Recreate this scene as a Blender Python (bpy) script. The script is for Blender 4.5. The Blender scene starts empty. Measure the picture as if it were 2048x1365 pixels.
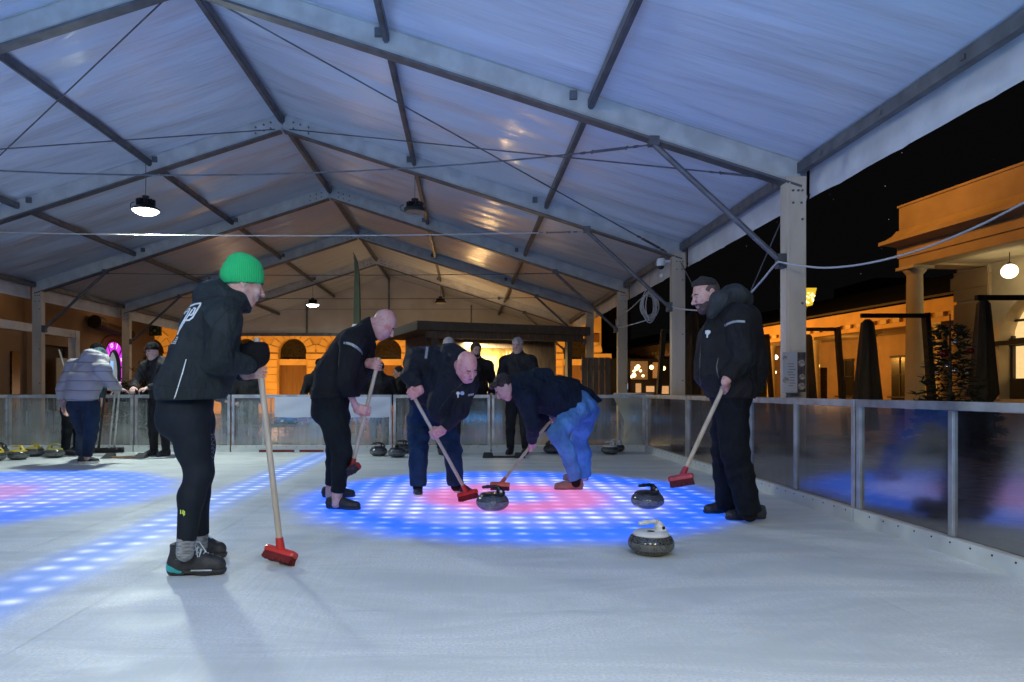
import bpy, math, random
import numpy as np
from mathutils import Vector, Matrix, noise as mnoise
random.seed(7)
sc = bpy.context.scene
# ---------------- camera, world, exposure ----------------
F = 1365.33; VX, VY = 930.0, 782.0          # pixels of the 2048-wide photograph
cam = bpy.data.cameras.new("camera"); camo = bpy.data.objects.new("camera", cam)
sc.collection.objects.link(camo); sc.camera = camo
camo.location = (0, 0, 1.0); camo.rotation_euler = (math.radians(90), 0, 0)
cam.lens = 24; cam.sensor_width = 36
cam.shift_x = (1024 - VX) / 2048; cam.shift_y = (VY - 682.5) / 2048
cam.clip_start = 0.05; cam.clip_end = 500
w = bpy.data.worlds.new("World"); sc.world = w; w.use_nodes = True
sc.view_settings.view_transform = 'Standard'; sc.view_settings.look = 'None'
sc.view_settings.exposure = 0.2; sc.view_settings.gamma = 1
sc.cycles.use_adaptive_sampling = True; sc.cycles.adaptive_threshold = 0.015
sc.cycles.use_denoising = True
sc.cycles.max_bounces = 7; sc.cycles.diffuse_bounces = 3; sc.cycles.glossy_bounces = 3
sc.cycles.transparent_max_bounces = 12; sc.cycles.caustics_reflective = False; sc.cycles.caustics_refractive = False
sc.cycles.sample_clamp_indirect = 4.0
def world_nodes():
    nt = w.node_tree; N = nt.nodes; L = nt.links; N.clear()
    out = N.new('ShaderNodeOutputWorld'); bg = N.new('ShaderNodeBackground')
    tc = N.new('ShaderNodeTexCoord'); vo = N.new('ShaderNodeTexVoronoi'); vo.inputs['Scale'].default_value = 90
    L.new(tc.outputs['Generated'], vo.inputs['Vector'])
    m1 = N.new('ShaderNodeMath'); m1.operation = 'LESS_THAN'; m1.inputs[1].default_value = 0.035
    L.new(vo.outputs['Distance'], m1.inputs[0])
    wn = N.new('ShaderNodeTexWhiteNoise'); L.new(vo.outputs['Position'], wn.inputs['Vector'])
    m3 = N.new('ShaderNodeMath'); m3.operation = 'POWER'; m3.inputs[1].default_value = 3.0; L.new(wn.outputs['Value'], m3.inputs[0])
    m2 = N.new('ShaderNodeMath'); m2.operation = 'MULTIPLY'; L.new(m1.outputs[0], m2.inputs[0]); L.new(m3.outputs[0], m2.inputs[1])
    mx = N.new('ShaderNodeMix'); mx.data_type = 'RGBA'
    mx.inputs['A'].default_value = (0.0022, 0.0020, 0.0022, 1); mx.inputs['B'].default_value = (0.32, 0.32, 0.34, 1)
    L.new(m2.outputs[0], mx.inputs['Factor']); L.new(mx.outputs['Result'], bg.inputs['Color'])
    bg.inputs['Strength'].default_value = 1.0; L.new(bg.outputs[0], out.inputs['Surface'])
world_nodes()

def P(px, py, D): return Vector(((px - VX) * D / F, D, 1 - (py - VY) * D / F))
def G(px, py): D = F / (py - VY); return Vector(((px - VX) * D / F, D, 0))
def lamp(name, kind, loc, power, col, **kw):
    l = bpy.data.lights.new(name, kind); l.energy = power; l.color = col
    for k, v in kw.items():
        if k not in ('aim',): setattr(l, k, v)
    o = bpy.data.objects.new(name, l); sc.collection.objects.link(o); o.location = loc
    if 'aim' in kw: o.rotation_euler = (Vector(kw['aim']) - Vector(loc)).to_track_quat('-Z', 'Y').to_euler()
    return o
COOL = (0.86, 1.0, 0.93); SODIUM = (1.0, 0.43, 0.07); WARM = (1.0, 0.72, 0.38)
# high-bay lamps of the tent, plus added fill lamps behind the camera (positions repeated where their fixtures are built)
HB = [(-4.77, 10.2, 3.74, 1), (-4.77, 21.4, 3.74, 1), (-0.77, 10.5, 3.78, 0), (-0.77, 21.4, 3.78, 0), (-4.77, -1.6, 3.74, 2), (-0.77, -1.6, 3.78, 2), (1.9, -1.6, 3.3, 2)]
for (x, y, z, on) in HB:
    if on == 1:
        o = lamp('bay_or_fill_light', 'AREA', (x, y, z - .1), 290 if y < 15 else 150, COOL, shape='DISK', size=0.30, aim=(x + (.9 if y < 15 else .2), y - (1.9 if y < 15 else .2), 0))
    if on == 2:
        o = lamp('bay_or_fill_light', 'AREA', (x, y, z - .1), 116, (1.0, .90, .60), shape='DISK', size=1.1, aim=(x, y + 1.2, 0))  # added fill from behind the camera, wider than its fixture
# ---------------- materials ----------------
def srgb(r, g, b):
    f = lambda c: ((c / 255 + 0.055) / 1.055) ** 2.4 if c > 10 else c / 255 / 12.92
    return (f(r), f(g), f(b))
class NT:
    def __init__(s, name):
        s.m = bpy.data.materials.new(name); s.m.use_nodes = True; s.t = s.m.node_tree; s.t.nodes.clear()
        s.out = s.n('ShaderNodeOutputMaterial')
    def n(s, t, **kw):
        o = s.t.nodes.new(t)
        for k, v in kw.items():
            if k in o.inputs.keys(): s.set(o.inputs[k], v)
            else: setattr(o, k, v)
        return o
    def set(s, i, v):
        if hasattr(v, 'links') or hasattr(v, 'is_linked') : s.t.links.new(v, i)
        else: i.default_value = v if not (isinstance(v, tuple) and len(v) == 3 and i.type == 'RGBA') else (*v, 1)
    def M(s, op, a, b=None, c=None):
        o = s.t.nodes.new('ShaderNodeMath'); o.operation = op
        for i, v in enumerate((a, b, c)):
            if v is not None: s.set(o.inputs[i], v)
        return o.outputs[0]
    def ramp(s, v, lo, hi, a=0.0, b=1.0):
        o = s.t.nodes.new('ShaderNodeMapRange'); o.interpolation_type = 'SMOOTHSTEP'
        for k, x in (('Value', v), ('From Min', lo), ('From Max', hi), ('To Min', a), ('To Max', b)): s.set(o.inputs[k], x)
        return o.outputs[0]
    def mix(s, f, a, b):
        o = s.t.nodes.new('ShaderNodeMix'); o.data_type = 'RGBA'
        s.set(o.inputs['Factor'], f); s.set(o.inputs['A'], a); s.set(o.inputs['B'], b); return o.outputs['Result']
    def obj(s, scale=(1, 1, 1), which='Object'):
        tc = s.t.nodes.new('ShaderNodeTexCoord'); mp = s.t.nodes.new('ShaderNodeMapping')
        mp.inputs['Scale'].default_value = scale; s.t.links.new(tc.outputs[which], mp.inputs['Vector']); return mp.outputs[0]
    def noise(s, vec, scale, detail=3.0, rough=.5):
        o = s.t.nodes.new('ShaderNodeTexNoise'); s.set(o.inputs['Vector'], vec)
        o.inputs['Scale'].default_value = scale; o.inputs['Detail'].default_value = detail; o.inputs['Roughness'].default_value = rough
        return o.outputs['Fac']
    def bump(s, h, strength=.3, dist=.01):
        o = s.t.nodes.new('ShaderNodeBump'); s.set(o.inputs['Height'], h); o.inputs['Strength'].default_value = strength; o.inputs['Distance'].default_value = dist
        return o.outputs[0]
    def pbr(s, **kw):
        o = s.t.nodes.new('ShaderNodeBsdfPrincipled')
        for k, v in kw.items(): s.set(o.inputs[k.replace('_', ' ')], v)
        return o
    def done(s, sh): s.t.links.new(sh if not hasattr(sh, 'outputs') else sh.outputs[0], s.out.inputs['Surface']); return s.m
def mat(name, col, rough=.6, metal=0, var=.25, vs=8, bump=0, bs=60, bd=.004, stretch=(1, 1, 1), emit=None, es=0, spec=.5, sheen=0):
    t = NT(name); v = t.obj(stretch)
    n1 = t.noise(v, vs, 4); c = t.mix(t.ramp(n1, .3, .7), tuple(x * (1 - var) for x in col), tuple(min(1, x * (1 + var)) for x in col))
    kw = dict(Base_Color=c, Roughness=rough, Metallic=metal)
    if bump: kw['Normal'] = t.bump(t.noise(v, bs, 4, .6), bump, bd)
    p = t.pbr(**kw); p.inputs['Specular IOR Level'].default_value = spec
    if 'skin' in name: t.set(p.inputs['Base Color'], t.mix(t.ramp(t.noise(v, 22, 5, .6), .42, .68), tuple(col), (col[0] * .92, col[1] * .62, col[2] * .60))); p.inputs['Subsurface Weight'].default_value = .12; p.inputs['Subsurface Radius'].default_value = (.02, .008, .005); t.set(p.inputs['Normal'], t.bump(t.noise(v, 170, 3), .35, .004))
    if sheen: p.inputs['Sheen Weight'].default_value = sheen
    if emit: p.inputs['Emission Color'].default_value = (*emit, 1); p.inputs['Emission Strength'].default_value = es
    return t.done(p)
# ---------------- object helpers ----------------
def link(o, parent=None):
    sc.collection.objects.link(o)
    if parent is not None:
        o.parent = parent
        if parent.name in WC: o.matrix_parent_inverse = Matrix.Translation(-Vector(parent.location))
    return o
WC = set()      # things whose parts are modelled in world coordinates
def tag(o, label=None, cat=None, group=None, kind=None):
    if label: o['label'] = label
    if cat: o['category'] = cat
    if group: o['group'] = group
    if kind: o['kind'] = kind
    return o
def thing(name, label, cat, loc=(0, 0, 0), rz=0, group=None):
    o = bpy.data.objects.new(name, None); o.empty_display_size = .1; link(o)
    o.location = loc; o.rotation_euler = (0, 0, rz)
    return tag(o, label, cat, group)
class MB:
    def __init__(s): s.v = []; s.f = []; s.mi = []; s.cur = 0
    def add(s, vs, fs):
        b = len(s.v); s.v += [tuple(x) for x in vs]
        for f in fs: s.f.append(tuple(b + i for i in f)); s.mi.append(s.cur)
        return s
    def box(s, x0, x1, y0, y1, z0, z1, M=None):
        vs = [Vector((x, y, z)) for x in (x0, x1) for y in (y0, y1) for z in (z0, z1)]
        if M is not None: vs = [M @ v for v in vs]
        return s.add(vs, [(0, 1, 3, 2), (4, 6, 7, 5), (0, 4, 5, 1), (2, 3, 7, 6), (0, 2, 6, 4), (1, 5, 7, 3)])
    def beam(s, p, q, w, h, up=(0, 0, 1)):
        p = Vector(p); q = Vector(q); d = (q - p).normalized(); sd = d.cross(Vector(up)).normalized(); u = sd.cross(d)
        vs = [b + sd * a * w / 2 + u * c * h / 2 for b in (p, q) for a in (-1, 1) for c in (-1, 1)]
        return s.add(vs, [(0, 1, 3, 2), (4, 6, 7, 5), (0, 4, 5, 1), (2, 3, 7, 6), (0, 2, 6, 4), (1, 5, 7, 3)])
    def tube(s, pts, r, n=8, cap=True):
        pts = [Vector(p) for p in pts]; rs = r if isinstance(r, (list, tuple)) else [r] * len(pts)
        vs = []; fs = []; u = None
        for i, p in enumerate(pts):
            d = (pts[min(i + 1, len(pts) - 1)] - pts[max(i - 1, 0)]).normalized()
            if u is None:
                u = d.cross(Vector((0, 0, 1)) if abs(d.z) < .9 else Vector((1, 0, 0))).normalized()
            else: u = (u - d * u.dot(d)).normalized()
            v = d.cross(u)
            vs += [p + (u * math.cos(a) + v * math.sin(a)) * rs[i] for a in [2 * math.pi * k / n for k in range(n)]]
        for i in range(len(pts) - 1):
            for k in range(n): fs.append((i * n + k, i * n + (k + 1) % n, (i + 1) * n + (k + 1) % n, (i + 1) * n + k))
        if cap: fs += [tuple(range(n))[::-1], tuple((len(pts) - 1) * n + k for k in range(n))]
        return s.add(vs, fs)
    def lathe(s, prof, n=40, c=(0, 0, 0)):
        vs = []; fs = []
        for (r, z) in prof: vs += [(c[0] + r * math.cos(2 * math.pi * k / n), c[1] + r * math.sin(2 * math.pi * k / n), c[2] + z) for k in range(n)]
        for i in range(len(prof) - 1):
            for k in range(n): fs.append((i * n + k, i * n + (k + 1) % n, (i + 1) * n + (k + 1) % n, (i + 1) * n + k))
        fs += [tuple(range(n))[::-1], tuple((len(prof) - 1) * n + k for k in range(n))]
        return s.add(vs, fs)
    def build(s, name, m, parent=None, smooth=False, bevel=0, loc=None):
        me = bpy.data.meshes.new(name); me.from_pydata(s.v, [], s.f); me.update()
        for x in (m if isinstance(m, (list, tuple)) else [m]): me.materials.append(x)
        if max(s.mi or [0]): me.polygons.foreach_set('material_index', s.mi)
        if smooth:
            me.polygons.foreach_set('use_smooth', [True] * len(me.polygons))
            if smooth != 2: me.set_sharp_from_angle(angle=math.radians(40))
        o = bpy.data.objects.new(name, me)
        if loc is not None: o.location = loc
        if bevel:
            b = o.modifiers.new('b', 'BEVEL'); b.width = bevel; b.segments = 2; b.limit_method = 'ANGLE'
        return link(o, parent)
def copy_tree(o, parent=None):
    c = o.copy(); link(c); c.parent = parent
    for k in ('label', 'group', 'category'):
        pass
    for ch in list(o.children): copy_tree(ch, c)
    return c
# ---------------- soft-volume modeller: rounded primitives blended on a grid, skinned with surface nets ----------------
class Vol:
    def __init__(s): s.p = []; s.wr = None; s.cuts = []
    def cone(s, a, b, ra, rb, k=.02, sq=None, op='u'):
        a = np.array(a, float); b = np.array(b, float); R = max(ra, rb) * (sq[1] if sq else 1)
        s.p.append(('c', a, b, ra, rb, k, sq, op, np.minimum(a, b) - R, np.maximum(a, b) + R)); return s
    def chain(s, pts, rs, k=.02, sq=None):
        for i in range(len(pts) - 1): s.cone(pts[i], pts[i + 1], rs[i], rs[i + 1], k, sq)
        return s
    def ell(s, c, rad, M=None, k=.02, op='u'):
        c = np.array(c, float); R = max(rad); M = np.eye(3) if M is None else np.array(M, float)
        s.p.append(('e', c, np.array(rad, float), M, None, k, None, op, c - R, c + R)); return s
    def box(s, c, half, M=None, rnd=.01, k=.01, op='u'):
        c = np.array(c, float); half = np.array(half, float); M = np.eye(3) if M is None else np.array(M, float)
        R = np.linalg.norm(half)
        s.p.append(('b', c, half, M, rnd, k, None, op, c - R, c + R)); return s
    def cut(s, point, normal, rad=None):     # remove everything on the side the normal points to
        s.cuts.append((np.array(point, float), np.array(normal, float) / np.linalg.norm(normal), rad)); return s
    def wrinkle(s, amp, freq, seed=0): s.wr = (amp, freq, seed); return s
    def mesh(s, r):
        lo = np.min([q[8] for q in s.p if q[7] == 'u'], 0) - .03; hi = np.max([q[9] for q in s.p if q[7] == 'u'], 0) + .03
        n = np.ceil((hi - lo) / r).astype(int) + 1
        ax = [lo[i] + r * np.arange(n[i]) for i in range(3)]
        D = np.full(n, .2, np.float32)
        for q in s.p:
            k = q[5]; pad = k + 3 * r + .01
            i0 = np.maximum(0, np.floor((q[8] - pad - lo) / r).astype(int)); i1 = np.minimum(n, np.ceil((q[9] + pad - lo) / r).astype(int) + 1)
            if np.any(i1 <= i0): continue
            sl = tuple(slice(i0[i], i1[i]) for i in range(3))
            X = [ax[0][sl[0]][:, None, None], ax[1][sl[1]][None, :, None], ax[2][sl[2]][None, None, :]]
            if q[0] == 'c':
                a, b, ra, rb, sq = q[1], q[2], q[3], q[4], q[6]
                if sq is not None:
                    u = np.array(sq[0], float); u /= np.linalg.norm(u); g = 1 / sq[1] - 1
                    dt = X[0] * u[0] + X[1] * u[1] + X[2] * u[2]
                    X = [X[i] + u[i] * dt * g for i in range(3)]
                    a = a + u * a.dot(u) * g; b = b + u * b.dot(u) * g
                ab = b - a; L2 = max(1e-9, ab.dot(ab)); W = [X[i] - a[i] for i in range(3)]
                h = np.clip((W[0] * ab[0] + W[1] * ab[1] + W[2] * ab[2]) / L2, 0, 1)
                d = np.sqrt((W[0] - h * ab[0]) ** 2 + (W[1] - h * ab[1]) ** 2 + (W[2] - h * ab[2]) ** 2) - (ra + (rb - ra) * h)
            else:
                c, rad, M = q[1], q[2], q[3]; W = [X[i] - c[i] for i in range(3)]
                Q = [W[0] * M[0][j] + W[1] * M[1][j] + W[2] * M[2][j] for j in range(3)]
                if q[0] == 'e':
                    k0 = np.sqrt(sum((Q[j] / rad[j]) ** 2 for j in range(3))); k1 = np.sqrt(sum((Q[j] / rad[j] ** 2) ** 2 for j in range(3)))
                    d = k0 * (k0 - 1) / np.maximum(k1, 1e-6)
                else:
                    e = [np.abs(Q[j]) - rad[j] + q[4] for j in range(3)]
                    d = np.sqrt(sum(np.maximum(x, 0) ** 2 for x in e)) + np.minimum(np.maximum(e[0], np.maximum(e[1], e[2])), 0) - q[4]
            d = np.broadcast_to(d, D[sl].shape); A = D[sl]
            if q[7] == 'u':
                h = np.clip(.5 + .5 * (A - d) / k, 0, 1); D[sl] = A * (1 - h) + d * h - k * h * (1 - h)
            else:
                h = np.clip(.5 - .5 * (A + d) / k, 0, 1); D[sl] = A * (1 - h) - d * h + k * h * (1 - h)
        X = [ax[0][:, None, None], ax[1][None, :, None], ax[2][None, None, :]]
        if s.wr:
            A, f, sd = s.wr
            w1 = np.sin(f * .37 * X[0] + sd) + np.sin(f * .41 * X[1] + 2 * sd); w2 = np.sin(f * .33 * X[2] + 1.3 * sd)
            g1 = f * .8 * (X[2] + .45 * X[0] - .35 * X[1]) + 1.7 * w1 + 1.3 * w2 + sd; g2 = f * 1.25 * (.55 * X[2] - .6 * X[0] + .5 * X[1]) + 1.9 * w2 + 1.2 * w1 + 2 * sd
            mk = .5 + .5 * np.sin(f * .23 * (X[2] - X[0]) + 1.1 * w1 + sd * 3)
            wv = (1 - 2 * np.sqrt(np.abs(np.sin(g1)) + .02)) * mk + .8 * (1 - 2 * np.sqrt(np.abs(np.sin(g2)) + .02)) * (1 - mk)
            D -= (A * .55 * (wv + .42)).astype(np.float32)
        for (pt, nn, rad) in s.cuts:
            pl = (X[0] - pt[0]) * nn[0] + (X[1] - pt[1]) * nn[1] + (X[2] - pt[2]) * nn[2]
            if rad is None: D = np.maximum(D, pl)
            else:
                dist = np.sqrt((X[0] - pt[0]) ** 2 + (X[1] - pt[1]) ** 2 + (X[2] - pt[2]) ** 2)
                D = np.where(dist < rad, np.maximum(D, pl), D)
        for ax_ in range(3):    # close the border
            for e in (0, -1):
                ix = [slice(None)] * 3; ix[ax_] = e; D[tuple(ix)] = np.maximum(D[tuple(ix)], .01)
        return surface_nets(D.astype(np.float32), lo, r)
def surface_nets(D, lo, r):
    S = D < 0; c = S[:-1, :-1, :-1].astype(np.int8)
    for o in [(0, 0, 1), (0, 1, 0), (0, 1, 1), (1, 0, 0), (1, 0, 1), (1, 1, 0), (1, 1, 1)]:
        c = c + S[o[0]:S.shape[0] - 1 + o[0], o[1]:S.shape[1] - 1 + o[1], o[2]:S.shape[2] - 1 + o[2]]
    act = (c > 0) & (c < 8); I = np.argwhere(act); idx = -np.ones(act.shape, np.int64); idx[act] = np.arange(len(I))
    acc = np.zeros((len(I), 3)); cnt = np.zeros(len(I))
    corners = [(a, b, d) for a in (0, 1) for b in (0, 1) for d in (0, 1)]
    for p in corners:
        for a in range(3):
            if p[a]: continue
            q = list(p); q[a] = 1
            d0 = D[I[:, 0] + p[0], I[:, 1] + p[1], I[:, 2] + p[2]]; d1 = D[I[:, 0] + q[0], I[:, 1] + q[1], I[:, 2] + q[2]]
            m = (d0 < 0) != (d1 < 0); t = np.where(m, d0 / np.where(m, d0 - d1, 1), 0)
            pos = np.array(p, float)[None, :].repeat(len(I), 0); pos[:, a] += t
            acc[m] += pos[m]; cnt[m] += 1
    V = lo + r * (I + acc / cnt[:, None]); Fs = []
    for a in range(3):
        b, d = (a + 1) % 3, (a + 2) % 3
        n0 = [slice(None)] * 3; n1 = [slice(None)] * 3; n0[a] = slice(0, -1); n1[a] = slice(1, None)
        s0 = S[tuple(n0)]; s1 = S[tuple(n1)]; E = np.argwhere(s0 != s1)
        E = E[(E[:, b] > 0) & (E[:, d] > 0) & (E[:, b] < D.shape[b] - 1) & (E[:, d] < D.shape[d] - 1)]
        flip = s0[E[:, 0], E[:, 1], E[:, 2]]
        def cell(db, dd):
            C = E.copy(); C[:, b] -= db; C[:, d] -= dd; return idx[C[:, 0], C[:, 1], C[:, 2]]
        q = np.stack([cell(1, 1), cell(0, 1), cell(0, 0), cell(1, 0)], 1)
        q[~flip] = q[~flip][:, ::-1]; Fs.append(q)
    Fq = np.concatenate(Fs); Fq = Fq[(Fq >= 0).all(1)]
    return V, Fq
def vbuild(vol, name, m, parent=None, r=.008):
    V, Q = vol.mesh(r); me = bpy.data.meshes.new(name)
    me.vertices.add(len(V)); me.vertices.foreach_set('co', V.astype(np.float32).ravel())
    me.loops.add(len(Q) * 4); me.loops.foreach_set('vertex_index', Q.astype(np.int32).ravel())
    me.polygons.add(len(Q)); me.polygons.foreach_set('loop_start', np.arange(len(Q), dtype=np.int32) * 4)
    me.update(calc_edges=True); me.polygons.foreach_set('use_smooth', np.ones(len(Q), bool)); me.materials.append(m)
    return link(bpy.data.objects.new(name, me), parent)
# ---------------- ground, ice ----------------
def ice_shader(t, led=None):
    v = t.obj((1, 1, 1)); v2 = t.obj((.35, 2.2, 1))
    mpr = t.n('ShaderNodeMapping'); t.set(mpr.inputs['Vector'], t.obj()); mpr.inputs['Rotation'].default_value = (0, 0, .6); mpr.inputs['Scale'].default_value = (.45, 1.5, 1); nn = t.n('ShaderNodeTexNoise'); t.set(nn.inputs['Vector'], mpr.outputs[0]); nn.inputs['Scale'].default_value = 1.3; nn.inputs['Detail'].default_value = 7; nn.inputs['Roughness'].default_value = .62; nn.inputs['Distortion'].default_value = 1.4; n1 = t.ramp(nn.outputs['Fac'], .36, .62); n2 = t.noise(v, 9, 6, .65)
    dirt = t.ramp(t.noise(v2, 2.3, 7, .7), .60, .72)
    c = t.mix(n1, (.55, .575, .555), (.81, .81, .78)); c = t.mix(t.M('MULTIPLY', dirt, .5), c, (.26, .29, .32))
    sp_ = t.noise(v, 75, 4, .7); c = t.mix(t.ramp(sp_, .3, .72), tuple([.54, .59, .60]), c)
    rg = t.n('ShaderNodeTexNoise', noise_type='RIDGED_MULTIFRACTAL'); t.set(rg.inputs['Vector'], t.obj((1.2, .45, 1))); rg.inputs['Scale'].default_value = 2.6; rg.inputs['Detail'].default_value = 7; rg.inputs['Distortion'].default_value = .5
    c = t.mix(t.M('MULTIPLY', t.ramp(rg.outputs['Fac'], 1.15, 1.6), .30), c, (.84, .88, .88))
    scr = t.n('ShaderNodeTexNoise'); t.set(scr.inputs['Vector'], t.obj((14, .8, 1))); scr.inputs['Scale'].default_value = 2.2; scr.inputs['Detail'].default_value = 8
    rough = t.ramp(t.noise(v, 2.3, 4), .35, .65, .46, .62)
    bm = t.bump(t.M('ADD', t.M('MULTIPLY', n2, .6), t.M('MULTIPLY', scr.outputs['Fac'], .5)), .35, .012)
    if led is None:
        return t.pbr(Base_Color=c, Roughness=rough, Normal=bm)
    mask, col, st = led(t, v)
    c = t.mix(t.M('MULTIPLY', mask, .8), c, (.03, .13, .42))  # blue of the glow also put into the ice colour
    p = t.pbr(Base_Color=c, Roughness=rough, Normal=bm)
    t.set(p.inputs['Emission Color'], col); t.set(p.inputs['Emission Strength'], t.M('MULTIPLY', st, mask))
    return p
t = NT('ice'); ICE = t.done(ice_shader(t))
def led_target(center, k=1.0, hollow=True):
    def fn(t, v):
        if k > 2:  # plain bright disc for the added targets behind the camera
            geo = t.n('ShaderNodeNewGeometry'); sep = t.n('ShaderNodeSeparateXYZ'); t.set(sep.inputs[0], geo.outputs['Position']); X = t.M('SUBTRACT', sep.outputs[0], center[0]); Y = t.M('SUBTRACT', sep.outputs[1], center[1])
            return t.ramp(t.M('SQRT', t.M('ADD', t.M('MULTIPLY', X, X), t.M('MULTIPLY', Y, Y))), 2.12, 1.88, 0.0, 1.0), (.04, .36, 1.0), k * 2.6
        geo = t.n('ShaderNodeNewGeometry'); sep = t.n('ShaderNodeSeparateXYZ'); t.set(sep.inputs[0], geo.outputs['Position'])
        X = t.M('SUBTRACT', sep.outputs[0], center[0]); Y = t.M('SUBTRACT', sep.outputs[1], center[1])
        nz = t.M('MULTIPLY', t.M('SUBTRACT', t.noise(geo.outputs['Position'], 1.6, 5), .5), .42)
        r = t.M('ADD', t.M('SQRT', t.M('ADD', t.M('MULTIPLY', X, X), t.M('MULTIPLY', Y, Y))), nz)
        mask = t.ramp(r, 2.22, 1.74, 0.0, 1.0)
        fx = t.M('SUBTRACT', t.M('FRACT', t.M('DIVIDE', t.M('ADD', X, 10.2), .205)), .5); fy = t.M('SUBTRACT', t.M('FRACT', t.M('DIVIDE', t.M('ADD', Y, 10.2), .205)), .5)
        dd = t.M('ADD', t.M('MULTIPLY', fx, fx), t.M('MULTIPLY', t.M('MULTIPLY', fy, fy), 1.6))
        outer = t.ramp(r, 1.30, 1.62); dot = t.M('EXPONENT', t.M('MULTIPLY', dd, t.M('ADD', -10.0, t.M('MULTIPLY', outer, -9.0))))
        bl = t.noise(geo.outputs['Position'], 1.6, 6, .65); dot = t.M('MULTIPLY', dot, t.ramp(bl, .34, .62, .22, 1.0))
        base = t.mix(outer, (.15, .22, 1.0), (.0, .115, 1.0))
        wh = t.mix(outer, (.84, .88, 1.0), (.34, .48, 1.0)); col = t.mix(dot, base, wh)
        red = t.ramp(r, 1.05, .66) if hollow else t.ramp(r, .95, .5, 0, .75); 
        if hollow: red = t.M('MULTIPLY', red, t.ramp(r, .18, .55))
        col = t.mix(red, col, t.mix(t.M('MULTIPLY', dot, .35), (.70, .16, .42), (.92, .55, .90)))
        return mask, col, t.M('MULTIPLY', max(1, k), t.M('ADD', .80 * min(k, 1), t.M('MULTIPLY', dot, .40)))
    return fn
def led_line(x0, x1, y0, y1, half, axis='x', cxy=0):
    def fn(t, v):
        geo = t.n('ShaderNodeNewGeometry'); sep = t.n('ShaderNodeSeparateXYZ'); t.set(sep.inputs[0], geo.outputs['Position'])
        a = sep.outputs[0 if axis == 'x' else 1]; b = sep.outputs[1 if axis == 'x' else 0]
        X = t.M('SUBTRACT', a, cxy)
        nz = t.M('MULTIPLY', t.M('SUBTRACT', t.noise(geo.outputs['Position'], 2.0, 3), .5), .12)
        mask = t.ramp(t.M('ADD', t.M('ABSOLUTE', X), nz), half + .12, half - .20)
        fx = t.M('SUBTRACT', t.M('FRACT', t.M('DIVIDE', t.M('ADD', X, 10.25), .205)), .5); fy = t.M('SUBTRACT', t.M('FRACT', t.M('DIVIDE', t.M('ADD', b, 10.2), .205)), .5)
        dd = t.M('ADD', t.M('MULTIPLY', fx, fx), t.M('MULTIPLY', t.M('MULTIPLY', fy, fy), 1.6))
        dot = t.M('MULTIPLY', t.M('EXPONENT', t.M('MULTIPLY', dd, -10.0)), t.ramp(t.noise(geo.outputs['Position'], 1.6, 6, .65), .34, .62, .35, 1.0))
        col = t.mix(dot, (.13, .27, .78), (.80, .88, 1.0))
        return mask, col, t.M('ADD', .5, t.M('MULTIPLY', dot, .38))
    return fn
def sheet(name, x0, x1, y0, y1, z, m, parent=None, **kw):
    me = MB().add([(x0, y0, z), (x1, y0, z), (x1, y1, z), (x0, y1, z)], [(0, 1, 2, 3)]); return tag(me.build(name, m, parent), **kw)
BX0, BX1, BY1, BY0 = -7.5, 2.97, 11.2, -6.0
COB = NT('cobble'); _v = COB.obj((1, 1, 1)); _vo = COB.n('ShaderNodeTexVoronoi'); COB.set(_vo.inputs['Vector'], _v); _vo.inputs['Scale'].default_value = 9
_p = COB.pbr(Base_Color=COB.mix(_vo.outputs['Distance'], (.10, .09, .08), (.045, .042, .04)), Roughness=COB.ramp(COB.noise(_v, 3), .4, .6, .25, .6), Normal=COB.bump(_vo.outputs['Distance'], .5, .02))
COB = COB.done(_p)
sheet('ground', -150, 150, -60, 220, -.14, COB, kind='structure')
MB().box(BX0, BX1, BY0, BY1, -.13, 0).build('ice', ICE)['kind'] = 'structure'
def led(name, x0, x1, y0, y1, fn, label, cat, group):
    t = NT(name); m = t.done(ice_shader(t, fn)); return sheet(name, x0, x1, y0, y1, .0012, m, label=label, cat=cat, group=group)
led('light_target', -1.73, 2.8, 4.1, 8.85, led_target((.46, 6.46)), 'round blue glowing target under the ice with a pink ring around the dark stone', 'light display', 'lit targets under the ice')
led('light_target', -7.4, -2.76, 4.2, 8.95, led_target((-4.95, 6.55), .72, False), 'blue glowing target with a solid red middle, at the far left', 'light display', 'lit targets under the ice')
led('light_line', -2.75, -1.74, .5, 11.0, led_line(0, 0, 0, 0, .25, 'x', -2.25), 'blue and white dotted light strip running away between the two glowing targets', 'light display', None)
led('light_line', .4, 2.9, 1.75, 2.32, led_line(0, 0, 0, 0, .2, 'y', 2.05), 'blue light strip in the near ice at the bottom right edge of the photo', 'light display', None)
led('light_target', -1.9, 2.8, -4.9, -.2, led_target((.46, -2.5), 3.4), 'added blue light disc in the ice behind the photographer on the right', 'light display', 'lit targets under the ice')  # unseen target, added to light the near roof blue
led('light_target', -7.3, -2.6, -4.9, -.2, led_target((-4.95, -2.5), 3.4), 'added blue light disc in the ice behind the photographer on the left', 'light display', 'lit targets under the ice')  # its unseen left twin, added for the same blue on the roof
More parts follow.
